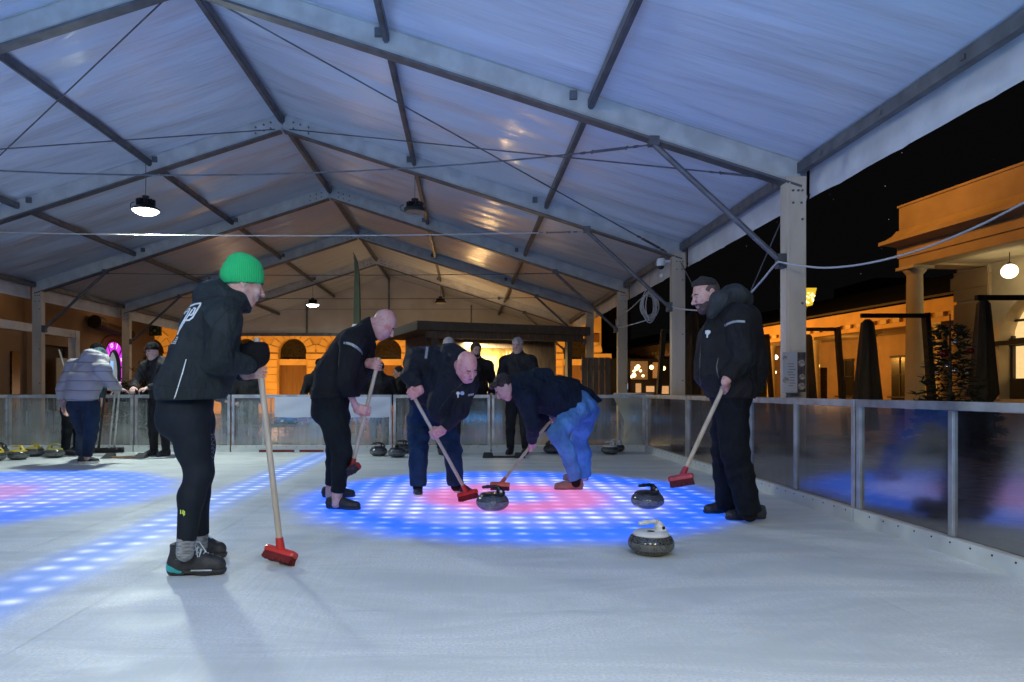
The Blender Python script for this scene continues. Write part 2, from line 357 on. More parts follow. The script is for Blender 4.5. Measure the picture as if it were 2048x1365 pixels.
# ---------------- tent ----------------
ALU = mat('aluminium_beam', (.60, .59, .56), .5, .12, .12, 5, .05)
ALUD = mat('aluminium_purlin', (.16, .16, .17), .5, .5, .2, 6, .05)
POSTM = mat('post_aluminium', (.66, .56, .44), .5, .05, .12, 4, .06, stretch=(1, 1, .3))
STEEL = mat('steel_cable', (.16, .16, .17), .5, .7)
WHITE = mat('white_plastic', (.72, .73, .73), .4, 0, .06)
t = NT('roof_pvc'); _v = t.obj((1, 1, 1)); nz = t.noise(t.obj((.42, 2.6, .42)), 1.3, 3, .5); nz2 = t.noise(t.obj((.5, 9, .5)), 2.6, 4, .6)
p = t.pbr(Base_Color=t.mix(t.ramp(t.noise(_v, .5, 3), .3, .7), (.73, .78, .86), (.80, .84, .91)), Roughness=.36, Normal=t.bump(t.M('ADD', nz, t.M('MULTIPLY', nz2, .06)), .42, .09))
p.inputs['Coat Weight'].default_value = .5; p.inputs['Coat Roughness'].default_value = .14; t.set(p.inputs['Coat Normal'], t.bump(t.M('ADD', nz, t.M('MULTIPLY', nz2, .18)), .75, .09)); PVC = t.done(p)
t = NT('valance_pvc'); p = t.pbr(Base_Color=t.mix(t.ramp(t.noise(t.obj(), 3, 4), .3, .7), (.58, .58, .60), (.74, .74, .76)), Roughness=.45, Normal=t.bump(t.noise(t.obj((1, 1, .3)), 6, 4), .4, .02)); VAL = t.done(p)
RX, EXR, EXL, RZ, EZ, Y0, SP = -2.77, 3.23, -8.77, 5.0, 3.054, 6.72, 3.66
YF = [Y0 + SP * k for k in range(-3, 6)]
def rz(x): return RZ - abs(x - RX) / 6.0 * (RZ - EZ)
tent = thing('event_tent', 'large white gabled event tent on aluminium frames covering the ice rink', 'tent', (RX, 10, 0))
_inv = Vector((RX, 10, 0))
def tb(mb, name, m, parent=tent, **kw):
    mb.v = [tuple(Vector(v) - _inv) for v in mb.v]; return mb.build(name, m, parent, **kw)
def roof_sheet(side, y0, y1, seed):
    nu, nv = 56, 44; mb = MB(); xe = EXR + .16 if side > 0 else EXL - .16; near = y0 < 12
    for j in range(nv + 1):
        for i in range(nu + 1):
            u, v = i / nu, j / nv; x = RX + (xe - RX) * u; y = y0 + (y1 - y0) * v
            edge = min(1, v * 10, (1 - v) * 10) * min(1, u * 12, (1 - u) * 8 + .25); amp = .06 if near else .035
            q = Vector((x * .16, y * 1.5, seed)); s1 = mnoise.noise(q) + .55 * mnoise.noise(Vector((x * .35 + 5, y * 3.2 + .5 * x, seed)))
            s2 = abs(mnoise.noise(Vector((x * .3 + .2 * y, y * 2.2 - .35 * x, seed + 9))))
            z = rz(x) + .21 - math.sin(math.pi * v) * .05 * math.sin(math.pi * min(1, u + .05)) + edge * amp * (s1 - 1.2 * s2)
            mb.v.append((x, y, z))
    for j in range(nv):
        for i in range(nu):
            a = j * (nu + 1) + i; mb.f.append((a, a + 1, a + nu + 2, a + nu + 1)); 
    mb.mi = [0] * len(mb.f)
    return tb(mb, 'roof_sheet', PVC, smooth=2)
for k in range(len(YF) - 1):
    for sd in (1, -1): roof_sheet(sd, YF[k], YF[k + 1], k * 3.1 + sd)
for k, y in enumerate(YF):
    for sd in (1, -1):
        xe = EXR if sd > 0 else EXL
        a = Vector((RX + sd * .02, y, RZ + .07)); b = Vector((xe, y, EZ + .09)); b2 = b + (b - a).normalized() * .06
        m = MB(); m.beam(a, b2, .075, .24); m.beam(a + Vector((0, 0, -.085)), b2 + Vector((0, 0, -.085)), .088, .012); m.cur = 1; m.beam(a - Vector((0, 0, .130)), b2 - Vector((0, 0, .130)), .125, .024); m.cur = 0; m.beam(a + Vector((0, 0, .124)), b2 + Vector((0, 0, .124)), .12, .02)
        dx = (b - a).normalized()
        if 1 <= k < 8:
            m.cur = 1
            for q in (.16, .27, .40):
                for zz in (.04, -.05): c = a + dx * q + Vector((0, -.04, zz)); m.tube([c, c + Vector((0, -.02, 0))], .014, 6)
        tb(m, 'rafter', [ALU, ALUD])
        if 1 <= k < 8:
            for q in (2.0, 4.0): c = a + dx * q + Vector((0, -.05, 0)); tb(MB().box(c.x - .035, c.x + .035, c.y - .03, c.y + .01, c.z + .0, c.z + .08), 'purlin_bracket', ALUD)
        # post with grooved face
        m = MB(); m.box(xe - .098, xe + .098, y - .06, y + .06, -.14, EZ + .04)
        for gx in (-.062, .085): m.box(xe + gx - .006, xe + gx + .006, y - .066, y - .06, -.1, EZ - .02)
        m.cur = 1
        for (gx, gz) in ((-.03, -.1), (.02, -.1), (.06, -.1), (-.03, -.22), (.05, -.22), (.06, -.38), (.06, -1.2), (.06, -1.9)):
            c = Vector((xe + gx, y - .06, EZ + gz)); m.tube([c, c + Vector((0, -.012, 0))], .011, 6)
        tb(m, 'post', [POSTM, ALUD])
        # knee brace
        if k < 8:
            xb = xe - sd * 1.38; a2 = Vector((xb, y - .02, rz(xb) - .08)); b3 = Vector((xe - sd * .13, y - .02, 2.27))
            tb(MB().tube([a2, b3], .028, 10), 'knee_brace', ALUD, smooth=True)
            tb(MB().box(b3.x - .04, b3.x + .04, y - .06, y + .02, 2.2, 2.34), 'bracket', ALUD); tb(MB().box(a2.x - .05, a2.x + .05, y - .06, y + .02, a2.z - .02, a2.z + .07), 'bracket', ALUD)
for k in range(len(YF) - 1):
    y0, y1 = YF[k] + .05, YF[k + 1] - .05
    for u in (0, 1 / 3, 2 / 3, -1 / 3, -2 / 3):
        x = RX + 6 * u; z = rz(x) + .10
        m = MB(); ww = .062 if u else .085; m.beam((x, y0, z), (x, y1, z), ww, .075); m.beam((x, y0, z - .045), (x, y1, z - .045), ww * .6, .016); tb(m, 'purlin' if u else 'ridge_purlin', ALUD)
    for sd in (1, -1):
        xe = EXR if sd > 0 else EXL
        m = MB(); m.beam((xe + sd * .05, y0, EZ + .12), (xe + sd * .05, y1, EZ + .12), .07, .10)
        for q in range(4): yy = y0 + (q + .5) * (y1 - y0) / 4; m.box(xe + sd * .05 - .045, xe + sd * .05 + .045, yy - .02, yy + .02, EZ + .1, EZ + .135)
        tb(m, 'eave_beam', ALUD)
        # valance strip with sewn folds
        m = MB(); n = 36
        for i in range(n + 1):
            y = YF[k] + .03 + (SP - .06) * i / n; wv = mnoise.noise(Vector((y * 1.9, sd, 3))) * .02; cr = .03 if i % 9 == 4 else 0
            for q, zz in enumerate((EZ + .2, EZ + .1, EZ - .02, EZ - .115, EZ - .13, EZ - .175)):
                m.v.append((xe + sd * (.13 + .02 * (q > 0)) + (wv + cr * .4) * sd * (q / 5.0) + (.008 if q == 4 else 0), y, zz + .01 * wv * q))
        for i in range(n):
            for q in range(5): a = i * 6 + q; m.f.append((a, a + 6, a + 7, a + 1))
        m.mi = [0] * len(m.f); tb(m, 'valance', VAL, smooth=2)
def cable(pts, r=.008, name='brace_cable', m=STEEL): return tb(MB().tube(pts, r, 6), name, m, smooth=True)
def sagc(a, b, s, n=16):
    a = Vector(a); b = Vector(b); return [a.lerp(b, i / n) - Vector((0, 0, s * 4 * (i / n) * (1 - i / n))) for i in range(n + 1)]
def turnbuckle(p, d):
    p = Vector(p); d = Vector(d).normalized(); m = MB(); s = d.cross(Vector((0, 0, 1))).normalized() * .018
    m.tube([p - d * .16 + s, p + d * .16 + s], .008, 6); m.tube([p - d * .16 - s, p + d * .16 - s], .008, 6)
    for q in (-.17, .17): m.tube([p + d * q - s * 1.3, p + d * q + s * 1.3], .014, 6)
    for q in (-.26, .26):
        pts = [p + d * (q + .03 * math.cos(a)) + s * 1.3 * math.sin(a) for a in [i * math.pi / 5 for i in range(11)]]; m.tube(pts, .007, 5)
    tb(m, 'turnbuckle', STEEL)
y1_, y2_ = YF[3], YF[4]
for (xa, ya, xb, yb) in ((RX, y1_, EXR, y2_), (RX, y2_, EXR, y1_), (RX, y1_, EXL, y2_), (RX, y2_, EXL, y1_)):
    sg = 1 if xb > RX else -1; a = Vector((xa + .05 * sg, ya, RZ - .02)); b = Vector((xb - .12 * sg, yb, EZ + .03)); cable([a, b], .0085); d = (b - a).normalized(); turnbuckle(b - d * .42, d)
for k, sag in ((3, .30), (4, .06), (5, .04), (6, .03)):
    y = YF[k]; a = (EXR - 1.4, y - .04, rz(EXR - 1.4) - .1); b = (EXL + 1.4, y - .04, rz(EXL + 1.4) - .1)
    pts = sagc(a, b, sag); cable(pts, .008 if k != 4 else .009, m=STEEL if k != 4 else ALU); d = pts[1] - pts[0]; turnbuckle(Vector(a) + d.normalized() * .42, d)
for sd in (1, -1):      # wall bracing cables between the posts, right side only near; both sides at the far end
    xe = EXR if sd > 0 else EXL
    for k in ((3,) if sd > 0 else ()):
        cable([(xe + .02, YF[k] + .06, EZ - .12), (xe + .02, YF[k + 1] - .06, .05)], .008); cable([(xe + .04, YF[k + 1] - .06, EZ - .12), (xe + .04, YF[k] + .06, .05)], .008)
# far gable wall of the tent
t = NT('gable_pvc'); p = t.pbr(Base_Color=t.mix(t.ramp(t.noise(t.obj(), 1.2, 4), .3, .7), (.50, .48, .46), (.62, .60, .58)), Roughness=.5, Normal=t.bump(t.noise(t.obj((1, 1, 3)), 2, 5), .3, .02)); GAB = t.done(p)
yg = YF[-1] - .1; m = MB(); m.add([(EXL, yg, EZ + .02), (EXR, yg, EZ + .02), (EXR, yg, EZ + .2), (RX, yg, RZ + .2), (EXL, yg, EZ + .2)], [(0, 1, 2, 3, 4)]); gw = tb(m, 'gable_wall', GAB)
m = MB()
for x in (RX - 3, RX, RX + 3): m.box(x - .03, x + .03, yg - .05, yg - .002, EZ, rz(x) + .1)
m.box(EXL, EXR, yg - .06, yg - .003, EZ - .06, EZ + .05); tb(m, 'gable_frame', ALUD, gw)
cable([(EXL + .1, yg - .2, 3.95), (EXR - .1, yg - .2, 3.95)], .006)
# ---------------- high-bay lamps and added fill lamps ----------------
DARKM = mat('lamp_housing', (.02, .02, .022), .45, .3)
LEDON = mat('lamp_lens_lit', (.9, .9, .9), .3, emit=(.95, 1, .93), es=20); LEDDIM = mat('fill_lamp_lens', (.9, .9, .9), .3, emit=(1, .97, .9), es=2.5); LEDOFF = mat('lamp_lens', (.35, .33, .28), .3)
lab = {0: 'lit round hanging lamp nearest the front on the left slope, shining brightly', 1: 'small lit round hanging lamp far back above the gable on the left slope', 2: 'unlit black round hanging lamp nearest the front on the right slope', 3: 'unlit black round hanging lamp far back on the right slope',
       4: 'added fill lamp behind the photographer on the left', 5: 'added fill lamp behind the photographer in the middle', 6: 'added fill lamp behind the photographer on the right'}
for i, (x, y, z, on) in enumerate(HB):
    o = thing('bay_or_fill_lamp', lab[i], 'lamp', (x, y, z), group='round lamps hung from the tent roof')
    m = MB().lathe([(.02, .17), (.055, .17), (.06, .09), (.13, .05), (.168, .02), (.17, -.025), (.158, -.03)] if not on else [(.02, .17), (.05, .17), (.055, .05), (.13, .02), (.20, -.03), (.202, -.052), (.185, -.052)], 28)
    for q in range(14): a = q * math.tau / 14; m.box(.06, .135, -.004, .004, .03, .115, Matrix.Rotation(a, 4, 'Z'))
    m.build('housing', DARKM, o, smooth=True)
    MB().lathe([(.02, -.12), (.09, -.11), (.15, -.085), (.19, -.05), (.18, -.049)] if on else [(.15, -.034), (.15, -.030)], 28).build('lens', (LEDON if on == 1 else LEDDIM) if on else LEDOFF, o, smooth=True)
    MB().tube([(0, 0, .16), (0, 0, max(.2, rz(x) + .05 - z))], .006, 6).build('suspension_wire', STEEL, o)
    pts = [(-.17 - .06 * math.sin(a), 0, .03 + .05 * math.cos(a)) for a in [i * math.pi / 8 for i in range(9)]]; MB().tube(pts, .006, 6).build('power_lead', DARKM, o)
# ---------------- rink barriers ----------------
FR = mat('barrier_frame', (.42, .44, .46), .38, .6, .25, 6, .08)
KICK = mat('kick_plate', (.62, .66, .66), .4, 0, .08, 3, .05)
def glass(name, base, grime, rough, tint, spec=.5, streak=9, loc=(.35, .75), refl=1.0):
    t = NT(name); v = t.obj((1, 1, 1)); st = t.noise(t.obj((streak, streak, .5)), 1.0, 5, .6); cl = t.noise(v, 1.7, 4, .6)
    g = t.M('MULTIPLY', t.ramp(t.M('ADD', t.M('MULTIPLY', st, .5), t.M('MULTIPLY', cl, .5)), *loc, .25, 1.0), grime)
    ge = t.n('ShaderNodeSeparateXYZ'); geo = t.n('ShaderNodeNewGeometry'); t.set(ge.inputs[0], geo.outputs['Position'])
    low = t.ramp(ge.outputs[2], .75, .1, 0, .25); g = t.M('MINIMUM', t.M('ADD', g, low), .95)
    tr = t.n('ShaderNodeBsdfTransparent'); tr.inputs[0].default_value = (*tint, 1)
    p = t.pbr(Base_Color=base, Roughness=t.ramp(st, .3, .7, rough * .6, rough * 1.5)); p.inputs['Specular IOR Level'].default_value = spec
    gl = t.n('ShaderNodeBsdfGlossy'); t.set(gl.inputs['Roughness'], t.ramp(cl, .3, .7, rough * .4, rough * .75)); gl.inputs[0].default_value = (1, 1, 1, 1)
    m1 = t.n('ShaderNodeMixShader'); t.set(m1.inputs[0], g); t.t.links.new(tr.outputs[0], m1.inputs[1]); t.t.links.new(p.outputs[0], m1.inputs[2])
    lw = t.n('ShaderNodeFresnel'); lw.inputs['IOR'].default_value = 1.5
    m2 = t.n('ShaderNodeMixShader'); t.set(m2.inputs[0], t.M('MULTIPLY', lw.outputs[0], refl)); t.t.links.new(m1.outputs[0], m2.inputs[1]); t.t.links.new(gl.outputs[0], m2.inputs[2])
    return t.done(m2.outputs[0])
GLB = glass('barrier_glass', (.50, .53, .50), .55, .12, (.86, .9, .88)); GLR = glass('side_glass', (.075, .07, .085), .38, .20, (.28, .25, .27), spec=.3, refl=.30)
def barrier(name, a, b, seams, mids, label, gm, H=.935, KH=.112, nrm=(0, -1)):
    a = Vector((*a, 0)); b = Vector((*b, 0)); L = (b - a).length; d = (b - a) / L; n = Vector((*nrm, 0))
    o = thing(name, label, 'barrier', a, group='barriers round the rink')
    def W(s, off, z): return d * s + n * off + Vector((0, 0, z))
    def bx(m, s0, s1, o0, o1, z0, z1):
        vs = [W(s, q, z) for s in (s0, s1) for q in (o0, o1) for z in (z0, z1)]; m.add(vs, [(0, 1, 3, 2), (4, 6, 7, 5), (0, 4, 5, 1), (2, 3, 7, 6), (0, 2, 6, 4), (1, 5, 7, 3)])
    se = [0] + sorted(seams) + [L]
    for i in range(len(se) - 1):
        s0, s1 = se[i] + .012, se[i + 1] - .012
        m = MB(); bx(m, s0, s1, -.03, .012, H - .055, H); m.build('top_rail', FR, o, bevel=.004)
        m = MB(); bx(m, s0, s0 + .045, -.028, .010, KH, H - .056); m.build('upright', FR, o, bevel=.003)
        m = MB(); bx(m, s1 - .045, s1, -.028, .010, KH, H - .056); m.build('upright', FR, o, bevel=.003)
        for q in mids:
            if s0 + .1 < q < s1 - .1: m = MB(); bx(m, q - .02, q + .02, -.026, .008, KH, H - .057); m.build('upright', FR, o, bevel=.003)
        m = MB(); m.add([W(s0 + .046, -.01, KH + .004), W(s1 - .046, -.01, KH + .004), W(s1 - .046, -.01, H - .058), W(s0 + .046, -.01, H - .058)], [(0, 1, 2, 3)]); m.build('pane', gm, o)
        m = MB(); bx(m, s0, s1, -.03, .03, .0, KH - .004); m.cur = 1; q = s0 + .08
        while q < s1 - .05:
            c = W(q, .03, KH - .03); m.tube([c, c + n * .003], .0062, 8); q += .165
        m.build('kick_plate', [KICK, DARKM], o)
    return o
px2x = lambda px, D=11.2: (px - VX) * D / F - BX0
barrier('rink_barrier', (BX0, BY1), (BX1, BY1), [px2x(268), px2x(462), px2x(785), px2x(982)], [px2x(p) for p in (140, 527, 655, 1120)], 'glass and metal barrier across the far end of the rink behind the players', GLB)
barrier('rink_barrier', (BX1, BY0), (BX1, BY1), [y - BY0 for y in (-2.7, -.7, 1.26, 3.22, 5.18, 7.14, 9.12)], [y - BY0 for y in (.2, 2.2, 4.17, 6.14, 8.1)], 'dark reflective glass and metal barrier down the right side of the rink', GLR, nrm=(-1, 0))
barrier('rink_barrier', (BX0, BY0), (BX0, BY1), [y - BY0 for y in (-2.7, -.7, 1.26, 3.22, 5.18, 7.14, 9.12)], [], 'white barrier ending at the far left corner of the rink', GLB, nrm=(1, 0))
# plain white sheet hung on the far barrier
PAPER = mat('white_sheet', (.62, .66, .74), .7, 0, .05, 2, .1, 8)
m = MB(); x0, x1 = (549 - VX) * 11.17 / F, (781 - VX) * 11.17 / F
for j in range(9):
    for i in range(31): x = x0 + (x1 - x0) * i / 30; z = .90 - .325 * j / 8 + .004 * math.sin(i * .9) * j / 8; m.v.append((x, 11.172 - .004 * math.sin(x * 9 + j) , z - (.012 if 0 < i < 30 else 0) * (j == 8)))
for j in range(8):
    for i in range(30): q = j * 31 + i; m.f.append((q, q + 31, q + 32, q + 1))
m.mi = [0] * len(m.f); tag(m.build('banner', PAPER, smooth=2), 'blank white banner taped along the inside of the far rink barrier', 'banner')
# ---------------- people ----------------
SKIN = mat('skin', (.52, .33, .28), .5, 0, .08, 20, .06, 120, .002); SKINP = mat('skin_pale', (.56, .38, .33), .5, 0, .08, 20)
def cloth(name, col, b=.35, bs=14, rough=.85, sheen=.0, var=.18): 
    t = NT(name); v = t.obj(); rn = t.n('ShaderNodeTexNoise', noise_type='RIDGED_MULTIFRACTAL'); t.set(rn.inputs['Vector'], t.obj((1, 1, .6))); rn.inputs['Scale'].default_value = 5.5; rn.inputs['Detail'].default_value = 2.5; rn.inputs['Distortion'].default_value = .8; w_ = t.M('ADD', t.noise(t.obj((1, 1, .55)), 7, 3, .55), t.M('MULTIPLY', rn.outputs['Fac'], .35)); f = t.noise(v, 260, 2)
    c = t.mix(t.ramp(t.noise(v, 5, 4), .3, .7), tuple(x * (1 - var) for x in col), tuple(x * (1 + var) for x in col))
    p = t.pbr(Base_Color=c, Roughness=rough, Normal=t.bump(t.M('ADD', w_, t.M('MULTIPLY', f, .06)), min(1, b * 1.8), .10)); p.inputs['Specular IOR Level'].default_value = .18
    return t.done(p)
EYEW = mat('eye', (.25, .2, .19), .3); BROW = mat('brow_hair', (.03, .02, .018), .8)
LIPD = mat('lip_shadow', (.10, .04, .04), .6); LIP = mat('lip', (.40, .19, .18), .5)
def npv(v): return Vector(v)
def rotv(v, axis, ang): return Matrix.Rotation(ang, 3, axis) @ v
def head_vol(V, c, f, u, s=1.0, neck=None, jaw=1.0):
    c = Vector(c); f = Vector(f).normalized(); u = (Vector(u) - f * Vector(u).dot(f)).normalized(); r = f.cross(u)
    M = np.array([[r[i], f[i], u[i]] for i in range(3)]); q = lambda a, b, d: c + (r * a + f * b + u * d) * s
    V.ell(q(0, -.012, .03), (.077 * s, .097 * s, .092 * s), M, .02)
    V.ell(q(0, .032, -.035), (.062 * s * jaw, .066 * s, .082 * s), M, .03)
    V.ell(q(0, .058, -.095), (.030 * s * jaw, .026 * s, .024 * s), M, .03)
    for sg in (-1, 1): 
        V.cone(q(sg * .058 * jaw, 0, -.05), q(sg * .022, .062, -.095), .024 * s, .020 * s, .03)
        V.ell(q(sg * .034, .078, -.022), (.024 * s, .018 * s, .020 * s), M, .02)
    V.cone(q(-.03, .082, .026), q(.03, .082, .026), .012 * s, .012 * s, .02)
    V.cone(q(0, .096, .012), q(0, .122, -.024), .008 * s, .0125 * s, .008)
    for sg in (-1, 1):
        V.ell(q(sg * .012, .110, -.030), (.008 * s, .009 * s, .007 * s), M, .006)
        V.ell(q(sg * .032, .098, .008), (.020 * s, .019 * s, .012 * s), M, .008, 's')
        V.ell(q(sg * .0315, .080, .006), (.0125 * s, .0125 * s, .0125 * s), M, .004)
        V.ell(q(sg * .078, -.012, -.004), (.009 * s, .018 * s, .031 * s), M, .006)
        V.ell(q(sg * .085, -.008, .004), (.007 * s, .010 * s, .016 * s), M, .004, 's')
    V.cone(q(-.018, .094, -.052), q(.018, .094, -.052), .008 * s, .008 * s, .006); V.cone(q(-.014, .094, -.064), q(.014, .094, -.064), .008 * s, .008 * s, .006)
    V.cone(q(-.022, .106, -.058), q(.022, .106, -.058), .0035 * s, .0035 * s, .004, op='s')
    if neck is not None: V.cone(q(0, -.03, -.05), neck, .056 * s, .066 * s, .03)
    return q, M
def grip(V, Q, a, w, side=1, th=1, rh=.0165, s=1.0, k=.004, grow=0):
    """hand closed round a handle: Q on the handle axis, a handle direction, w towards the wrist; returns the wrist"""
    Q = Vector(Q); a = Vector(a).normalized(); w = Vector(w); f = -(w - a * w.dot(a)).normalized(); n = a.cross(f).normalized() * side
    K = Q - n * (rh + .014) ; W = K - f * .082 * s
    for o in (-.030, -.010, .010, .030):
        V.cone(W + a * o * .75, K + a * o - f * .004, .0195 * s + grow, .0155 * s + grow, .014)
    for o, l in ((-.033, .8), (-.011, .95), (.011, 1.0), (.033, .92)):
        o *= th; p = K + a * o; ang = 0; pts = [p]
        for seg, da in ((.036, 28), (.028, 62), (.020, 55)):
            ang += math.radians(da); p = p + (f * math.cos(ang) + n * math.sin(ang)) * seg * l * s; pts.append(p)
        V.chain(pts, [.0098 * s + grow, .0092 * s + grow, .0085 * s + grow, .0075 * s + grow], k)
    T0 = W + f * .022 + a * th * .030; T1 = T0 + f * .032 + a * th * .018 + n * .022; T2 = T1 + f * .02 + n * .024 - a * th * .004; T3 = T2 + n * .012 + f * .016 - a * th * .01
    V.chain([T0, T1, T2, T3], [.015 * s + grow, .0125 * s + grow, .0105 * s + grow, .0085 * s + grow], .008)
    return W
def open_hand(V, W, f, n, th=1, s=1.0, curl=18, grow=0):
    f = Vector(f).normalized(); n = (Vector(n) - f * Vector(n).dot(f)).normalized(); a = f.cross(n)
    K = W + f * .085 * s
    for o in (-.028, -.009, .009, .028): V.cone(W + a * o * .7, K + a * o, .017 * s + grow, .0125 * s + grow, .014)
    for o, l in ((-.031, .8), (-.0105, .95), (.0105, 1.0), (.031, .92)):
        o *= th; p = K + a * o; ang = 0; pts = [p]
        for seg, da in ((.038, curl), (.028, curl * 1.3), (.02, curl)):
            ang += math.radians(da); p = p + (f * math.cos(ang) + n * math.sin(ang)) * seg * l * s; pts.append(p)
        V.chain(pts, [.0098 + grow, .009 + grow, .0083 + grow, .0072 + grow], .004)
    T0 = W + f * .02 + a * th * .028; T1 = T0 + f * .03 + a * th * .028 + n * .01; T2 = T1 + f * .03 + a * th * .006 + n * .012
    V.chain([T0, T1, T2], [.015 + grow, .012 + grow, .009 + grow], .008)
def shoe(par, heel, toe, m_up, m_sole, ankle=None, z=0.0, high=.0, r=.006, wd=1.0, name='shoe', sole_h=.024, lift=0):
    H = Vector((heel[0], heel[1], z)); T = Vector((toe[0], toe[1], z)); d = (T - H); L = d.length; d /= L; sd = d.cross(Vector((0, 0, 1)))
    q = lambda a, b, c: H + d * (a * L) + sd * b + Vector((0, 0, c))
    V = Vol(); W = wd
    V.cone(q(.14, 0, .050), q(.30, 0, .055), .036 * W, .038 * W, .03); V.cone(q(.30, 0, .055), q(.62, 0, .040), .040 * W, .042 * W, .03)
    V.cone(q(.62, 0, .040), q(.84, 0, .036), .043 * W, .038 * W, .03); V.cone(q(.16, 0, .05), q(.20, 0, .085 + high), .036, .040, .03); V.cone(q(.2, 0, .085 + high), q(.50, 0, .062), .038, .030, .03)
    if high: V.cone(q(.20, 0, .09), q(.24, 0, .10 + high), .044, .050, .02)
    V.cone(q(.5, 0, .085), q(.30, 0, .10 + high * .8), .012, .014, .02)
    V.cut(q(0, 0, sole_h * .8), (0, 0, -1)); V.cut(q(.2, 0, .108 + high), d * -.25 + Vector((0, 0, 1)))
    u = vbuild(V, name, m_up, par, r)
    V = Vol(); V.cone(q(.14, 0, .03), q(.35, 0, .03), .038 * W, .036 * W, .02); V.cone(q(.35, 0, .03), q(.66, 0, .03), .036 * W, .046 * W, .02); V.cone(q(.66, 0, .03), q(.86, 0, .03), .046 * W, .038 * W, .02)
    V.cut(q(0, 0, .003), (0, 0, -1)); V.cut(q(0, 0, sole_h), (0, 0, 1)); vbuild(V, 'sole', m_sole, u, r)
    return u
def eyes(par, q, s=1.0):
    for sg in (-1, 1):
        p = q(sg * .031, .0895, .006); MB().lathe([(.001, -.004), (.006, -.003), (.008, 0), (.006, .003), (.001, .004)], 10, p).build('eye', EYEW, par, smooth=2)
        MB().tube([q(sg * .018, .0985, -.0575), q(sg * .009, .1035, -.0575), q(0, .105, -.0575)], [.001, .0022, .0025], 5).build('lip_line', LIPD, par)
        MB().tube([q(sg * .014, .096, .026), q(sg * .030, .097, .031), q(sg * .047, .084, .025)], [.003, .0048, .003], 6).build('eyebrow', BROW, par, smooth=2)
def brush(name, tip, top, head_dir, label, head_m, bris_m, hand_m, L=.30, rh=.0165, group='brooms', up=None, tilt=0, hw=.075, flip=1):
    """push broom: tip = where the handle meets the head, top = handle end, head_dir = long axis of the head"""
    tip = Vector(tip); top = Vector(top); a = (top - tip).normalized(); hd = Vector(head_dir); hd.normalize()
    u = Vector(up).normalized() if up is not None else Vector((0, 0, 1)); hd = (hd - u * hd.dot(u)).normalized(); s = hd.cross(u)
    o = thing(name, label, 'broom', tip, group=group); M = Matrix((( hd.x, s.x, u.x), (hd.y, s.y, u.y), (hd.z, s.z, u.z))).to_4x4()
    n = 12; pts = [Vector() + (top - tip) * i / n for i in range(n + 1)]
    MB().tube(pts, rh, 12).build('handle', hand_m, o, smooth=True)
    m = MB(); prof = [(-hw / 2, -.012), (-hw / 2, .010), (-hw * .3, .026), (hw * .3, .026), (hw / 2, .010), (hw / 2, -.012)]
    vs = []
    for x in (-L / 2, -L / 2 + .015, L / 2 - .015, L / 2):
        k = .86 if abs(x) > L / 2 - .01 else 1; vs += [M @ Vector((x, y * k, z * k)) for (y, z) in prof]
    fs = [tuple(range(6))[::-1], tuple(18 + i for i in range(6))]
    for j in range(3): fs += [(j * 6 + i, j * 6 + (i + 1) % 6, j * 6 + 6 + (i + 1) % 6, j * 6 + 6 + i) for i in range(6)]
    m.add(vs, fs); m.build('head', head_m, o, bevel=.003)
    m = MB(); m.tube([a * -.005, a * .05, a * .09], [rh * 1.5, rh * 1.35, rh * 1.22], 10); m.build('socket', head_m if head_m is not DARKM else hand_m, o, smooth=True)
    m = MB(); random.seed(int(abs(tip.x * 100)))
    for i in range(26):
        for j in range(6):
            x = -L / 2 + .012 + (L - .024) * i / 25; y = (-hw / 2 + .009) + (hw - .018) * j / 5; sp = 1.15; e = .006
            p0 = M @ Vector((x, y, -.012)); p1 = M @ Vector((x * 1.04 + random.uniform(-e, e), y * sp + random.uniform(-e, e), -.052 + random.uniform(-.004, .004)))
            m.tube([p0, p1], [.0065, .0055], 4)
    m.build('bristles', bris_m, o)
    return o
WOOD = mat('broom_wood', (.48, .40, .31), .5, 0, .14, 3, .1, 40, .002, stretch=(6, 6, 1)); RED = mat('red_plastic', (.55, .028, .018), .35, 0, .08); REDD = mat('red_bristle', (.13, .006, .008), .8); BLKB = mat('black_bristle', (.015, .012, .018), .8, var=.5, vs=60)
BLACKSHOE = mat('black_shoe', (.018, .019, .022), .6, 0, .2, 30, .2, 90); RUB = mat('black_rubber', (.025, .025, .028), .6)
def person(label, loc, group=None):
    o = thing('person', label, 'person', loc, group=group); WC.add(o.name); return o
def torso_body(V, J, R):
    """inner body, hidden under the clothes, so that head, hands and feet hang on one figure"""
    V.cone(J['neck'], J['chest'], .055, R.get('c', .12) * .8, .03); V.cone(J['chest'], J['pelvis'], R.get('c', .12) * .8, R.get('p', .13) * .75, .03)
    for s in 'ab':
        V.cone(J['chest'], J['sh' + s], .08, .045, .02); V.cone(J['sh' + s], J['el' + s], .042, .034, .02); V.cone(J['el' + s], J['wr' + s], .034, .024, .02)
        V.cone(J['pelvis'], J['hip' + s], .09, .07, .02); V.cone(J['hip' + s], J['kn' + s], .065, .045, .02); V.cone(J['kn' + s], J['an' + s], .045, .034, .02)
        V.cone(J['an' + s], J['an' + s] + Vector((0, 0, -.03)), .034, .034, .02)
